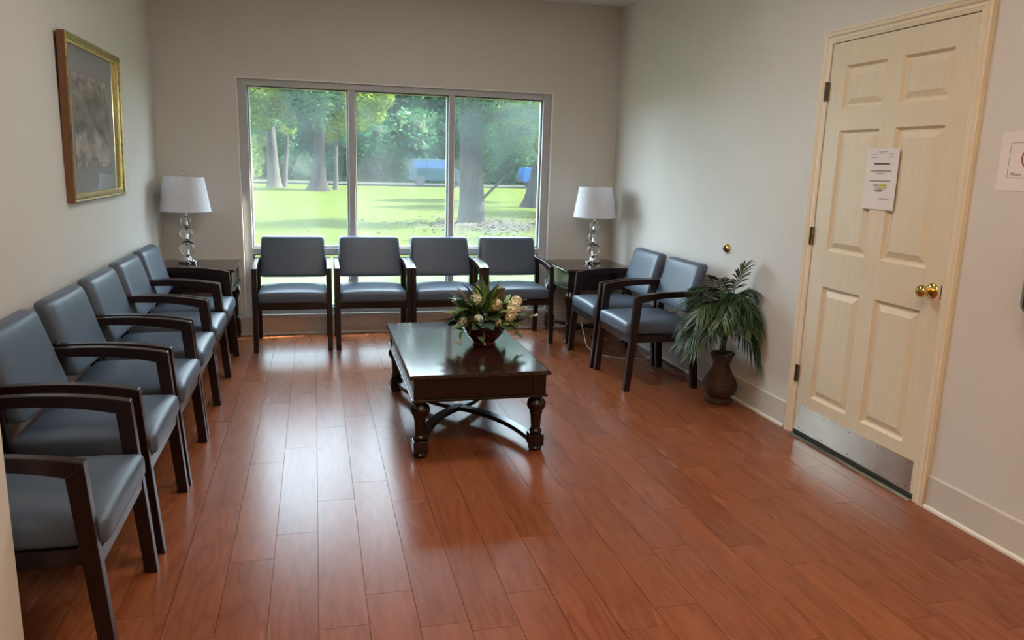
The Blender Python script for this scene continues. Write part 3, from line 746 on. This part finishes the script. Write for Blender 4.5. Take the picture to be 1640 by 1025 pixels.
def dispenser():
    # mostly out of frame at the right edge: rounded grey housing
    r = empty('wall_dispenser', (XR, 2.066, 0.925)); tag(r, 'grey rounded dispenser on the wall at the right edge', 'dispenser')
    MB().rbox((-0.055, 0, 0.150), (0.054, 0.075, 0.150), 0.040, (4, 6, 8)).build('housing', 'grey_plastic', r, smooth=True)
    MB().rbox((-0.102, 0, 0.07), (0.012, 0.045, 0.045), 0.010, (2, 4, 4)).build('push_bar', 'dark_steel', r, smooth=True)
dispenser()
def bumper():
    r = empty('door_stop', (XR, 4.303, 0.919)); tag(r, 'round brass door bumper on the wall above the palm', 'door stop')
    a = xlathe([(0.030, 0.0), (0.030, 0.004), (0.026, 0.014), (0.019, 0.022), (0.015, 0.022), (0.014, 0.012)], 0, 0, 0); a.build('cup', 'brass', r, smooth=True)
    b = xlathe([(0.015, 0.010), (0.0155, 0.026), (0.012, 0.030), (0.004, 0.031)], 0, 0, 0); b.build('rubber_tip', 'rubber', r, smooth=True)
bumper()
def outlet():
    r = empty('wall_outlet', (XR, 4.96, 0.40)); tag(r, 'white wall outlet behind the armchairs by the door wall', 'outlet')
    MB().box(-0.006, 0, -0.036, 0.036, -0.058, 0.058).build('plate', 'outlet_white', r, bevel=0.002)
    for z in (-0.02, 0.02):
        q = MB().rbox((-0.007, 0, z), (0.002, 0.017, 0.014), 0.0018, (2, 4, 4)).build('socket', 'outlet_white', r)
        for y in (-0.006, 0.006): MB().box(-0.0095, -0.0088, y-0.0012, y+0.0012, z-0.004, z+0.004).build('slot', 'rubber', q)
outlet()
def cord():
    pts = [Vector(p) for p in ((2.49, 4.965, 0.385), (2.44, 4.985, 0.36), (2.425, 5.02, 0.22), (2.40, 5.06, 0.03), (2.30, 5.10, 0.006), (2.16, 5.16, 0.006), (2.06, 5.28, 0.008), (2.02, 5.40, 0.04), (2.03, 5.50, 0.10), (2.10, 5.75, 0.12), (2.22, 6.10, 0.10), (2.30, 6.245, 0.12), (2.30, 6.268, 0.40), (2.30, 6.270, 0.58), (2.30, 6.262, 0.618), (2.28, 6.20, 0.613), (2.25, 6.10, 0.613))]
    out = []
    for i in range(len(pts)-1):
        p0, p1, p2, p3 = pts[max(i-1, 0)], pts[i], pts[i+1], pts[min(i+2, len(pts)-1)]
        for k in range(6):
            t = k/6; out.append(0.5*((2*p1)+(p2-p0)*t+(2*p0-5*p1+4*p2-p3)*t*t+(3*p1-p0-3*p2+p3)*t**3))
    out.append(pts[-1])
    r = empty('lamp_cord', (2.3, 5.1, 0)); tag(r, 'white cord hanging under the right side table and armchair', 'cord')
    a = MB().tube(out, 0.0035, 6).build('cord', 'cable_white', r, smooth=True); a.matrix_parent_inverse = Matrix.Translation(-r.location)
    b = MB().rbox((2.497, 4.962, 0.385), (0.014, 0.012, 0.010), 0.004, (2, 2, 2)).build('plug', 'cable_white', r); b.matrix_parent_inverse = Matrix.Translation(-r.location)
cord()

# ------------------------------------------------------------------ leaves
def leaf_mesh(name, material, L, W, fold=0.25, droop=0.3, n=6):
    mb = MB()
    for i in range(n+1):
        t = i/n; w = W*math.sin(PI*min(t*0.92+0.06, 1.0))**0.8*(1-0.25*t); x = L*t; z = -droop*L*t*t
        mb.v += [(x, -w/2, z+fold*w/2), (x, 0, z), (x, w/2, z+fold*w/2)]
    for i in range(n):
        a = i*3; mb.f += [(a, a+1, a+4, a+3), (a+1, a+2, a+5, a+4)]
    return mb.mesh(name, material, True)
def aim(o, d, roll=0.0):
    d = Vector(d).normalized(); q = d.to_track_quat('X', 'Z'); o.rotation_mode = 'QUATERNION'
    from mathutils import Quaternion
    o.rotation_quaternion = q @ Quaternion((1, 0, 0), roll)
def flower_bowl():
    rnd = random.Random(3)
    cx, cy, cz = 0.895, 4.035, 0.4205
    r = empty('flower_bowl', (cx, cy, cz)); tag(r, 'dark red bowl of cream flowers and green leaves on the coffee table', 'flower arrangement')
    MB().lathe([(0.066, 0.0), (0.068, 0.006), (0.062, 0.014), (0.080, 0.030), (0.104, 0.060), (0.121, 0.100), (0.124, 0.112), (0.117, 0.112), (0.100, 0.070), (0.05, 0.04)], 40).build('bowl', 'bowl_ceramic', r, smooth=True)
    MB().lathe([(0.112, 0.092), (0.10, 0.112), (0.05, 0.124), (0.004, 0.128)], 24).build('moss', 'leaf_dark', r, smooth=True)
    big = [leaf_mesh('leaf', 'leaf_light', 0.19, 0.040, 0.35, 0.10), leaf_mesh('leaf', 'leaf_light', 0.16, 0.034, 0.35, 0.25), leaf_mesh('leaf', 'leaf_green', 0.18, 0.042, 0.3, 0.2)]
    sm = [leaf_mesh('leaf', 'leaf_green', 0.085, 0.050, 0.2, 0.3), leaf_mesh('leaf', 'leaf_dark', 0.080, 0.054, 0.2, 0.3), leaf_mesh('leaf', 'leaf_rust', 0.075, 0.040, 0.2, 0.3), leaf_mesh('leaf', 'leaf_light', 0.07, 0.032, 0.3, 0.2)]
    # upright and spreading long leaves (directions read off the photograph: x across, z up)
    longs = [(-0.02, -.02, 1, .05), (0.05, 0, 1, .04), (-0.15, .1, 1, .02), (0.22, -.05, 1, .02), (-0.8, -.1, 0.45, .02), (-1.0, -.15, 0.28, 0.0), (-0.95, .1, 0.10, 0), (-0.65, -.3, 0.5, 0.02), (0.75, -.05, .62, 0.02), (0.95, .05, 0.50, .0), (0.6, -.3, .75, .02), (0.85, -.25, .42, 0), (-.35, -.35, .8, .0), (.35, .4, .8, .0), (-.4, .5, .7, 0), (.1, -.5, .8, 0), (0.65, .35, .6, .02), (-.55, .25, .72, .02)]
    for i, (dx, dy, dz, up) in enumerate(longs):
        o = link('leaf', big[i % 3 if i > 3 else 0], r, loc=(dx*0.07, dy*0.07, 0.125+up)); aim(o, (dx, dy, dz), rnd.uniform(-.5, .5))
        s_ = rnd.uniform(0.95, 1.2); o.scale = (s_, s_, s_)
    for i in range(190):
        a = rnd.uniform(0, 2*PI); el = rnd.uniform(-0.12, 1.2); d = Vector((math.cos(a)*math.cos(el), math.sin(a)*math.cos(el)*0.85, math.sin(el)))
        p = Vector((d.x*rnd.uniform(.07, .155), d.y*rnd.uniform(.06, .14), 0.125+max(d.z, -.12)*rnd.uniform(.03, .155)))
        o = link('leaf', rnd.choice([sm[0], sm[0], sm[1], sm[1], sm[1], sm[2], sm[3], sm[3]]), r, loc=p); aim(o, d+Vector((rnd.uniform(-.3, .3), rnd.uniform(-.3, .3), rnd.uniform(-.3, .4))), rnd.uniform(-1, 1))
        s_ = rnd.uniform(.85, 1.45); o.scale = (s_,)*3
    def cluster(c, R, n, material):
        mb = MB()
        for i in range(n):
            t = (i+.5)/n; ph = math.acos(1-1.7*t); th = PI*(1+5**.5)*i
            d = Vector((math.sin(ph)*math.cos(th), math.sin(ph)*math.sin(th), math.cos(ph))); u = d.orthogonal().normalized(); w = d.cross(u); p = d*R
            for k in range(4):
                an = k*PI/2+i; e1 = u*math.cos(an)+w*math.sin(an); e2 = u*math.cos(an+1.1)+w*math.sin(an+1.1); b = len(mb.v); s_ = R*random.Random(i*7+k).uniform(.40, .70)
                mb.v += [tuple(p*0.93), tuple(p+e1*s_*.7+d*s_*.15), tuple(p+(e1+e2)*s_*.55+d*s_*.3), tuple(p+e2*s_*.7+d*s_*.15)]; mb.f.append((b, b+1, b+2, b+3))
        mb.lathe([(R*0.2, -R*.5), (R*0.6, -R*.3), (R*.65, R*.2), (R*.35, R*.6), (R*.05, R*.7)], 10)
        o = mb.build('flower', material, r, loc=c); aim(o, (Vector(c)-Vector((0, 0, .1))).normalized(), 0)
    for c, R, mt_ in (((0.150, -0.06, 0.200), 0.034, 'petal_cream'), ((0.132, -0.08, 0.165), 0.030, 'petal_cream'), ((0.175, -0.03, 0.235), 0.028, 'petal_cream'), ((0.045, -.10, 0.235), 0.026, 'petal_cream'), ((-0.060, -.125, 0.165), 0.019, 'petal_white'), ((0.045, -.135, 0.145), 0.016, 'petal_cream'),
                      ((-0.135, -.09, 0.145), 0.020, 'petal_white'), ((-.06, -.04, .255), .026, 'petal_white'), ((-.145, -.03, .185), .018, 'petal_white'), ((.20, -.02, .165), .012, 'petal_cream'), ((.235, -.01, .19), .010, 'petal_cream'), ((0.02, .08, .25), .024, 'petal_cream'), ((.12, .09, .2), .024, 'petal_white'), ((-.09, .1, .2), .022, 'petal_white')):
        cluster(c, R, 34 if R > .02 else 20, mt_)
    # trailing stems
    for path in ([(.09, -.07, .12), (.16, -.09, .15), (.22, -.09, .16), (.27, -.08, .17)], [(-.09, -.08, .12), (-.14, -.12, .10), (-.16, -.14, .06), (-.17, -.15, .035)], [(-.02, -.11, .12), (-.03, -.145, .08), (-.035, -.16, .045)], [(.1, -.06, .12), (.15, -.10, .09), (.19, -.12, .05)]):
        MB().tube(path, 0.0018, 5).build('stem', 'stem_green', r)
        for i, q in enumerate(path[1:]):
            for s in (-1, 1):
                o = link('leaf', sm[2 if (i+s) % 3 == 0 else 0], r, loc=q); aim(o, (rnd.uniform(-.5, .8), -0.4+.5*s, rnd.uniform(-.4, .3)), rnd.uniform(-1, 1)); o.scale = (.5, .5, .5)
flower_bowl()

def palm():
    rnd = random.Random(11)
    cx, cy = 2.395, 4.050
    r = empty('potted_palm', (cx, cy, 0)); tag(r, 'green artificial palm in a tall brown wicker vase by the wall', 'plant')
    def rib(a, z): return 1+0.035*abs(math.cos(a*5))*(1 if .04 < z < .29 else .3)
    MB().lathe([(0.076, 0.0), (0.082, 0.006), (0.082, 0.016), (0.070, 0.024), (0.066, 0.032), (0.088, 0.060), (0.102, 0.092), (0.103, 0.115), (0.090, 0.150), (0.066, 0.190), (0.051, 0.222), (0.048, 0.240), (0.056, 0.268), (0.068, 0.295), (0.072, 0.304), (0.064, 0.304), (0.050, 0.270)], 60, rfun=rib).build('vase', 'wicker', r, smooth=True)
    ring = MB()
    for i in range(36):
        a = 2*PI*i/36; ring.tube([(0.078*math.cos(a), 0.078*math.sin(a), 0.006), (0.086*math.cos(a+.09), 0.086*math.sin(a+.09), 0.011), (0.074*math.cos(a+.17), 0.074*math.sin(a+.17), 0.021)], 0.0045, 5)
    ring.build('braided_foot', 'wicker', r)
    ring = MB()
    for i in range(30):
        a = 2*PI*i/30; ring.tube([(0.066*math.cos(a), 0.066*math.sin(a), 0.296), (0.074*math.cos(a+.1), 0.074*math.sin(a+.1), 0.305), (0.063*math.cos(a+.2), 0.063*math.sin(a+.2), 0.310)], 0.0042, 5)
    ring.build('braided_rim', 'wicker', r)
    XM = XR-0.014-cx
    def frond(az, zs, el, L, drop, pale, nl=15, ll=0.128, out=0.05):
        mb = MB(); az = math.radians(az); el = math.radians(el)
        hz = Vector((math.cos(az), math.sin(az), 0)); side = Vector((-math.sin(az), math.cos(az), 0))
        p0 = Vector((0.014*math.cos(az), 0.014*math.sin(az), 0.28)); st = hz*out+Vector((0, 0, zs))
        dr = hz*math.cos(el)+Vector((0, 0, math.sin(el)))
        stem = [Vector(q) for q in bez(p0, (p0.x, p0.y, (p0.z+zs)/2+.05), tuple(st), 8)]
        blade = [st+dr*L*t-Vector((0, 0, drop*t*t)) for t in [i/16 for i in range(1, 17)]]
        path = stem+blade
        for q in path: q.x = min(q.x, XM-.004)
        n_ = len(path); mb.tube(path, [0.0038-0.0028*i/(n_-1) for i in range(n_)], 5)
        for i in range(nl):
            prog = (i+.4)/nl; t = 8+prog*16; k = min(int(t), n_-2); q = path[k].lerp(path[k+1], t-k); tg = (path[k+1]-path[k]).normalized()
            l = ll*(0.55+0.55*math.sin(PI*(prog*.85+.08)))
            for s in (-1, 1):
                d = (tg*(0.50+.60*prog)+side*s*(0.95-.50*prog)+Vector((rnd.uniform(-.08, .08), rnd.uniform(-.08, .08), rnd.uniform(-.12, .20)))).normalized()
                wd = d.cross(tg.cross(side)); wd = wd.normalized() if wd.length > .01 else side
                W = 0.0105; b = len(mb.v)
                for (u, w_) in ((0, .35), (.3, 1.0), (.65, .85), (1.0, .04)):
                    c = q+d*l*u-Vector((0, 0, l*.30*u*u))
                    for e_ in (-1, 0, 1):
                        pt = c+wd*e_*W*w_/2+Vector((0, 0, .003*abs(e_)*w_)); pt.x = min(pt.x, XM); mb.v.append(tuple(pt))
                for u in range(3):
                    a_ = b+u*3; mb.f += [(a_, a_+1, a_+4, a_+3), (a_+1, a_+2, a_+5, a_+4)]
        mb.build('frond', 'palm_pale' if pale else 'palm_green', r, smooth=True)
    # azimuth in degrees: 180 = into the room, 270 = towards the viewer
    for f_ in ((290, .70, 72, .19, .03, 1), (225, .66, 48, .20, .10, 0), (190, .64, 45, .24, .10, 0), (170, .62, 30, .24, .12, 0), (205, .62, 25, .26, .17, 1), (235, .62, 32, .25, .20, 1), (255, .60, 30, .22, .18, 1), (280, .62, 35, .22, .15, 0), (300, .60, 35, .24, .17, 0),
               (270, .64, 55, .18, .10, 0), (185, .48, 12, .26, .14, 0), (205, .46, 10, .26, .15, 1), (225, .52, 16, .25, .13, 0), (275, .58, 16, .22, .15, 1), (292, .46, 8, .24, .21, 0), (305, .48, 15, .24, .20, 0), (250, .57, 22, .20, .10, 0), (160, .50, 18, .20, .12, 0), (140, .64, 50, .16, .08, 0), (240, .55, 60, .15, .04, 0), (315, .66, 50, .2, .12, 0), (198, .55, 28, .22, .14, 0), (215, .70, 60, .18, .08, 0), (260, .60, 28, .2, .12, 0), (245, .54, 14, .2, .08, 0), (300, .54, 30, .22, .2, 0), (180, .56, 30, .22, .14, 0), (285, .55, 45, .2, .14, 0), (230, .52, 40, .2, .12, 0), (212, .60, 38, .24, .16, 0), (265, .66, 42, .2, .15, 0), (290, .58, 24, .24, .18, 0), (175, .54, 22, .24, .16, 0), (240, .64, 44, .22, .16, 0), (195, .50, 16, .26, .17, 0), (298, .50, 18, .22, .2, 0), (220, .58, 26, .26, .18, 0)):
        frond(*f_)
    MB().lathe([(0.052, 0.27), (0.05, 0.285), (0.01, 0.290)], 16).build('moss', 'leaf_dark', r)
palm()

# ------------------------------------------------------------------ outdoors
def lawn():
    mb = MB(); nx, ny = 60, 60
    for j in range(ny+1):
        for i in range(nx+1):
            x = -70+150*i/nx; y = 6.45+110*(j/ny)**1.6
            z = GZ+0.05*noise.noise(Vector((x*.15, y*.15, 0))) if y > 9 else GZ
            mb.v.append((x, y, z))
    for j in range(ny):
        for i in range(nx):
            a = j*(nx+1)+i; mb.f.append((a, a+1, a+nx+2, a+nx+1))
    o = mb.build('ground_lawn', 'lawn_grass', smooth=True); tag(o, 'sunlit green lawn outside the window', 'lawn', kind='structure')
    o = MB().box(-70, 80, 57.0, 63.0, GZ-0.05, GZ+0.07).build('road', 'asphalt'); tag(o, 'narrow grey road beyond the lawn', 'road', kind='structure')
    o = MB().box(-70, 80, 56.6, 57.0, GZ-0.05, GZ+0.11).build('kerb', 'kerb'); tag(o, 'pale concrete kerb along the road outside', 'kerb', kind='structure')
lawn()
def leaf_cloud(mb, blobs, n, size, rnd, shell=0.55):
    wts = [b[3]*b[4] for b in blobs]
    for b in rnd.choices(blobs, wts, k=n):
        cx, cy, cz, rx, rz = b
        while True:
            d = Vector((rnd.gauss(0, 1), rnd.gauss(0, 1), rnd.gauss(0, 1)))
            if d.length > .01: break
        d.normalize(); rr = shell+(1-shell)*rnd.random()**.7
        p = Vector((cx+d.x*rx*rr, cy+d.y*rx*rr, cz+d.z*rz*rr))
        u = Vector((rnd.gauss(0, 1), rnd.gauss(0, 1), rnd.gauss(0, .6))).normalized(); w = u.cross(Vector((rnd.gauss(0, 1), rnd.gauss(0, 1), rnd.gauss(0, 1)))).normalized()
        s = size*rnd.uniform(.6, 1.3); k = len(mb.v)
        mb.v += [tuple(p-u*s), tuple(p+w*s*.55), tuple(p+u*s), tuple(p-w*s*.55)]; mb.f.append((k, k+1, k+2, k+3))
def trunk(mb, base, top, r0, r1, flare=1.6, bend=0.0, seg=14, n=14, seed=0):
    b, t = Vector(base), Vector(top); pts = []; rad = []
    for i in range(n+1):
        f = i/n; p = b.lerp(t, f); p.x += bend*math.sin(PI*f)+.03*noise.noise(Vector((f*4, seed, 0))); pts.append(p)
        rad.append((r0+(r1-r0)*f)*(1+(flare-1)*math.exp(-f*(t-b).length/0.5)))
    mb.tube(pts, rad, seg)
def tree(name, label, base, trunks, blobs, n, size, fmat, bmat='bark', branches=(), group=None, seed=1):
    rnd = random.Random(seed)
    r = empty(name, base); tag(r, label, 'tree', group)
    for (dx, dy, tx, ty, h, r0, r1, fl) in trunks:
        mb = MB(); trunk(mb, (dx, dy, -0.1), (tx, ty, h), r0, r1, fl, seed=seed); mb.build('trunk', bmat, r, smooth=True)
    for path, r0 in branches:
        MB().tube(path, [r0*(1-.8*i/(len(path)-1)) for i in range(len(path))], 7).build('branch', bmat, r, smooth=True)
    mb = MB(); leaf_cloud(mb, blobs, n, size, rnd); mb.build('crown', fmat, r)
rnd = random.Random(5)
def blobs_round(c, R, n, r, seed):
    q = random.Random(seed); out = []
    for i in range(n):
        d = Vector((q.gauss(0, 1), q.gauss(0, 1), q.gauss(0, .8))).normalized()*R*q.uniform(.2, 1)
        s = r*q.uniform(.7, 1.3); out.append((c[0]+d.x, c[1]+d.y, c[2]+d.z, s, s*.75))
    return out
def offs(base, lst, size=1.0): return [(x-base[0], y-base[1], z-base[2], r*size, r*size) for x, y, z, r in lst]
B1, B2, B3, B4, B5 = (-2.36, 49.1, GZ), (0.20, 45.4, GZ), (1.20, 47.0, GZ), (4.43, 22.0, GZ), (8.87, 31.1, GZ)
tree('double_trunk_tree', 'tree with two pale trunks seen in the left window bay', B1, [(0, 0, -.25, 0, 6, .36, .24, 1.5), (.55, .2, 1.0, .2, 5.5, .16, .10, 1.5)],
     offs(B1, [(-3.14, 48, 4.02, .89), (-2.15, 48, 4.49, .81), (-1.53, 48, 4.09, .6), (-2.71, 48, 3.51, .56), (-1.49, 48, 3.28, .56), (-3.10, 48, 2.43, .45), (-3.24, 48, 1.35, .45), (-3.3, 48.2, 1.9, .4), (-3.3, 48, .7, .4)])
     +blobs_round((-.5, 0, 7.2), 2.6, 10, 1.3, 2), 12000, .11, 'foliage_sun', 'bark_pale', seed=2)
tree('flared_stump_tree', 'broad tree with flared ragged base in the left window bay', B2, [(0, 0, .30, 0, 6.0, .40, .22, 2.0)],
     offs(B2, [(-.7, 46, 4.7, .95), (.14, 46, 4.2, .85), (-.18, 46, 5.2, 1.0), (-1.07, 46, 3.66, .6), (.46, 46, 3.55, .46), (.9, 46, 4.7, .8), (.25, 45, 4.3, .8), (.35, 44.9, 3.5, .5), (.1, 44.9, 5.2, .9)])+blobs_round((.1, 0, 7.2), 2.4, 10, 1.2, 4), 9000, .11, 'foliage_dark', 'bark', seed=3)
tree('slim_tree', 'slim pale tree beside the mullion in the left window bay', B3, [(0, 0, .15, 0, 5, .13, .09, 1.6)],
     offs(B3, [(1.17, 46.5, 3.25, .66), (1.61, 46.5, 4.67, .78), (1.7, 46.5, 3.8, .55), (.77, 46.5, 2.64, .39), (3.0, 46.5, 4.91, .98), (3.5, 46.5, 4.23, .7), (2.63, 46.5, 3.63, .55), (3.93, 46.5, 5.13, .78), (2.2, 46.7, 5.6, .9)])
     +blobs_round((1.4, 0, 7.3), 2.2, 7, 1.1, 14), 10000, .11, 'foliage_sun', 'bark_pale', seed=4)
tree('big_oak', 'large shaded tree trunk in the right window bay', B4, [(0, 0, -.05, 0, 5.0, .34, .33, 1.35)],
     offs(B4, [(4.29, 21.8, 2.85, .50), (5.01, 22, 3.05, .55), (5.77, 22, 2.74, .46), (6.24, 22, 2.58, .40), (4.67, 21.5, 2.17, .37), (5.41, 22, 2.02, .46), (6.08, 22, 1.69, .30), (5.05, 22, 1.44, .24), (4.21, 21.6, 2.24, .22), (5.75, 22, 3.18, .5), (4.46, 21.7, 3.29, .55), (5.1, 22.5, 2.5, .5), (6.5, 22.2, 3.1, .5), (5.9, 22.3, 2.2, .4)], 1.05)
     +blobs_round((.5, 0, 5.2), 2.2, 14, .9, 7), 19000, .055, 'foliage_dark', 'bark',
     branches=[([(.30, -.2, .75), (.8, -.25, 1.25), (1.3, -.3, 1.75), (1.7, -.3, 2.2)], .045), ([(0, 0, 2.6), (.7, 0, 3.1), (1.3, 0, 3.3), (2.0, 0, 3.4)], .10), ([(1.3, -.1, 2.4), (1.1, -.2, 1.8), (.8, -.3, 1.3)], .03)], seed=5)
tree('leaning_tree', 'leaning tree at the right edge of the window', B5, [(0, 0, .75, 0, 6, .30, .22, 2.0)],
     blobs_round((.2, 0, 4.6), 1.7, 10, .8, 12)+[(-.9, -.2, 3.0, .5, .6), (-.4, -.3, 2.7, .45, .7), (-1.2, -.2, 3.6, .6, .6), (.5, -.3, 3.2, .5, .6)], 10000, .075, 'foliage_sun', 'bark', seed=6)

for bx, by, sd, wh in ((11.5, 16.5, 31, 'nearest the house'), (13.0, 27.0, 32, 'in the middle of three'), (12.0, 36.0, 33, 'nearest the road')):  # unseen trees added to throw shade on the lawn
    tree('shade_tree', 'unseen tree added right of the window view for lawn shade, '+wh, (bx, by, GZ), [(0, 0, .1, 0, 6, .26, .18, 1.5)], blobs_round((0, 0, 6.4), 2.3, 10, 1.2, sd), 4000, .16, 'foliage_dark', 'bark', group='added trees right of the window view', seed=sd)
def litter():
    q = random.Random(8); mb = MB()
    for i in range(2600):
        a = q.uniform(0, 2*PI); d = abs(q.gauss(0, 1.5)); x = 4.9+d*math.cos(a); y = 20.8+d*1.4*math.sin(a); s = q.uniform(.03, .08); h = q.uniform(.02, .06); k = len(mb.v)
        u = q.uniform(0, PI); c, s2 = math.cos(u)*s, math.sin(u)*s
        mb.v += [(x-c, y-s2, GZ+h), (x+s2*.6, y-c*.6, GZ+h+.02), (x+c, y+s2, GZ+h+.01), (x-s2*.6, y+c*.6, GZ+h-.01)]; mb.f.append((k, k+1, k+2, k+3))
    o = mb.build('leaf_litter', 'litter'); tag(o, 'pale dry leaf litter around the large shaded tree', 'leaf litter', kind='stuff')
litter()
def woodland():
    q = random.Random(21); core = MB(); mb = MB(); blobs = []
    for i in range(360):
        x = q.uniform(-50, 72); row = q.random(); y = 67+row*12; z = GZ+q.uniform(0, 4+17*row); r_ = q.uniform(1.8, 3.2); blobs.append((x, y, z, r_, r_*q.uniform(.8, 1.2)))
    for x in range(-52, 74, 3):
        for z in (0.8, 4.5, 8.5, 12.5, 16.5, 20): blobs.append((x+q.uniform(-1, 1), 79+q.uniform(-1, 1), GZ+z, 3.2, 3.0))
    for (cx, cy, cz, rx, rz) in blobs:
        k = len(core.v); seg, rg = 12, 9
        for j in range(rg+1):
            ph = PI*j/rg
            for i in range(seg):
                th = 2*PI*i/seg; d = Vector((math.sin(ph)*math.cos(th), math.sin(ph)*math.sin(th), math.cos(ph)))
                s = .62+.45*noise.noise(d*2.6+Vector((cx, cz, cy)))
                core.v.append((cx+d.x*rx*s, cy+d.y*rx*s, cz+d.z*rz*s))
        for j in range(rg):
            for i in range(seg):
                a = k+j*seg+i; b = k+j*seg+(i+1) % seg; core.f.append((a, a+seg, b+seg, b))
    near = [b for b in blobs if -13 < b[0] < 30 and b[2] < 9]
    leaf_cloud(mb, near, 120000, .15, q, shell=.62)
    leaf_cloud(mb, blobs, 45000, .32, q, shell=.62)
    r = empty('woodland_edge', (10, 72, GZ)); tag(r, 'dense dark green woodland beyond the road outside', 'woodland', kind='stuff')
    for nm, m_, mt_ in (('dark_core', core, 'foliage_core'), ('leaves', mb, 'foliage_wood')):
        o = m_.build(nm, mt_, r, smooth=(nm == 'dark_core')); o.matrix_parent_inverse = Matrix.Translation(-r.location); o['kind'] = 'stuff'
woodland()

def vehicle(name, label, loc, body_mat, prof, wins, length, width, rz=0.0):
    r = empty(name, loc, rz); tag(r, label, 'car')
    MB().prism(prof, 'y', -width/2, width/2).build('body', body_mat, r, bevel=0.06)
    for w_ in wins:
        for s in (-1, 1):
            MB().prism(w_, 'y', s*width/2-.012, s*width/2+.012).build('side_window', 'car_glass', r)
    xs = [p[0] for p in prof]
    for x in (min(xs)+.85, max(xs)-.85):
        for s in (-1, 1):
            wl = MB().lathe([(.20, -.02), (.34, -.02), (.36, .03), (.36, .19), (.33, .22), (.20, .22)], 24)
            wl.v = [(x+q[0], s*(width/2-.20+q[2]), .36+q[1]) for q in wl.v]; t_ = wl.build('tyre', 'rubber', r, smooth=True)
            hb = MB().lathe([(.20, 0), (.20, .205), (.06, .215)], 16); hb.v = [(x+q[0], s*(width/2-.20+q[2]), .36+q[1]) for q in hb.v]; hb.build('hub_cap', 'steel', t_, smooth=True)
    MB().box(min(xs)-.05, min(xs)+.05, -width/2+.1, width/2-.1, .45, .62).build('bumper', 'dark_steel', r)
    MB().box(max(xs)-.05, max(xs)+.05, -width/2+.1, width/2-.1, .45, .62).build('bumper', 'dark_steel', r)
suv = [(-2.4, .35), (2.4, .35), (2.45, .9), (2.25, 1.05), (1.3, 1.15), (.55, 1.85), (-.1, 1.95), (-2.1, 1.95), (-2.4, 1.15)]
vehicle('parked_van', 'dark teal van parked on the road, seen through the middle bay', (9.25, 58.6, GZ+.07), 'car_teal', suv, [[(-2.05, 1.25), (-2.0, 1.82), (-1.1, 1.82), (-1.1, 1.25)], [(-1.0, 1.25), (-1.0, 1.82), (-.1, 1.82), (-.1, 1.25)], [(0, 1.25), (0, 1.82), (.45, 1.78), (1.05, 1.25)]], 4.9, 1.9)
vehicle('parked_car', 'bright blue car half hidden behind the leaning tree at right', (17.95, 58.8, GZ+.07), 'car_blue', [(-2.25, .4), (2.25, .4), (2.25, .95), (1.2, 1.05), (.7, 1.5), (-2.1, 1.52), (-2.25, 1.0)], [[(-1.6, 1.02), (-1.6, 1.42), (-.5, 1.42), (-.5, 1.02)], [(-.4, 1.02), (-.4, 1.42), (.6, 1.42), (1.0, 1.05)]], 4.5, 1.8)
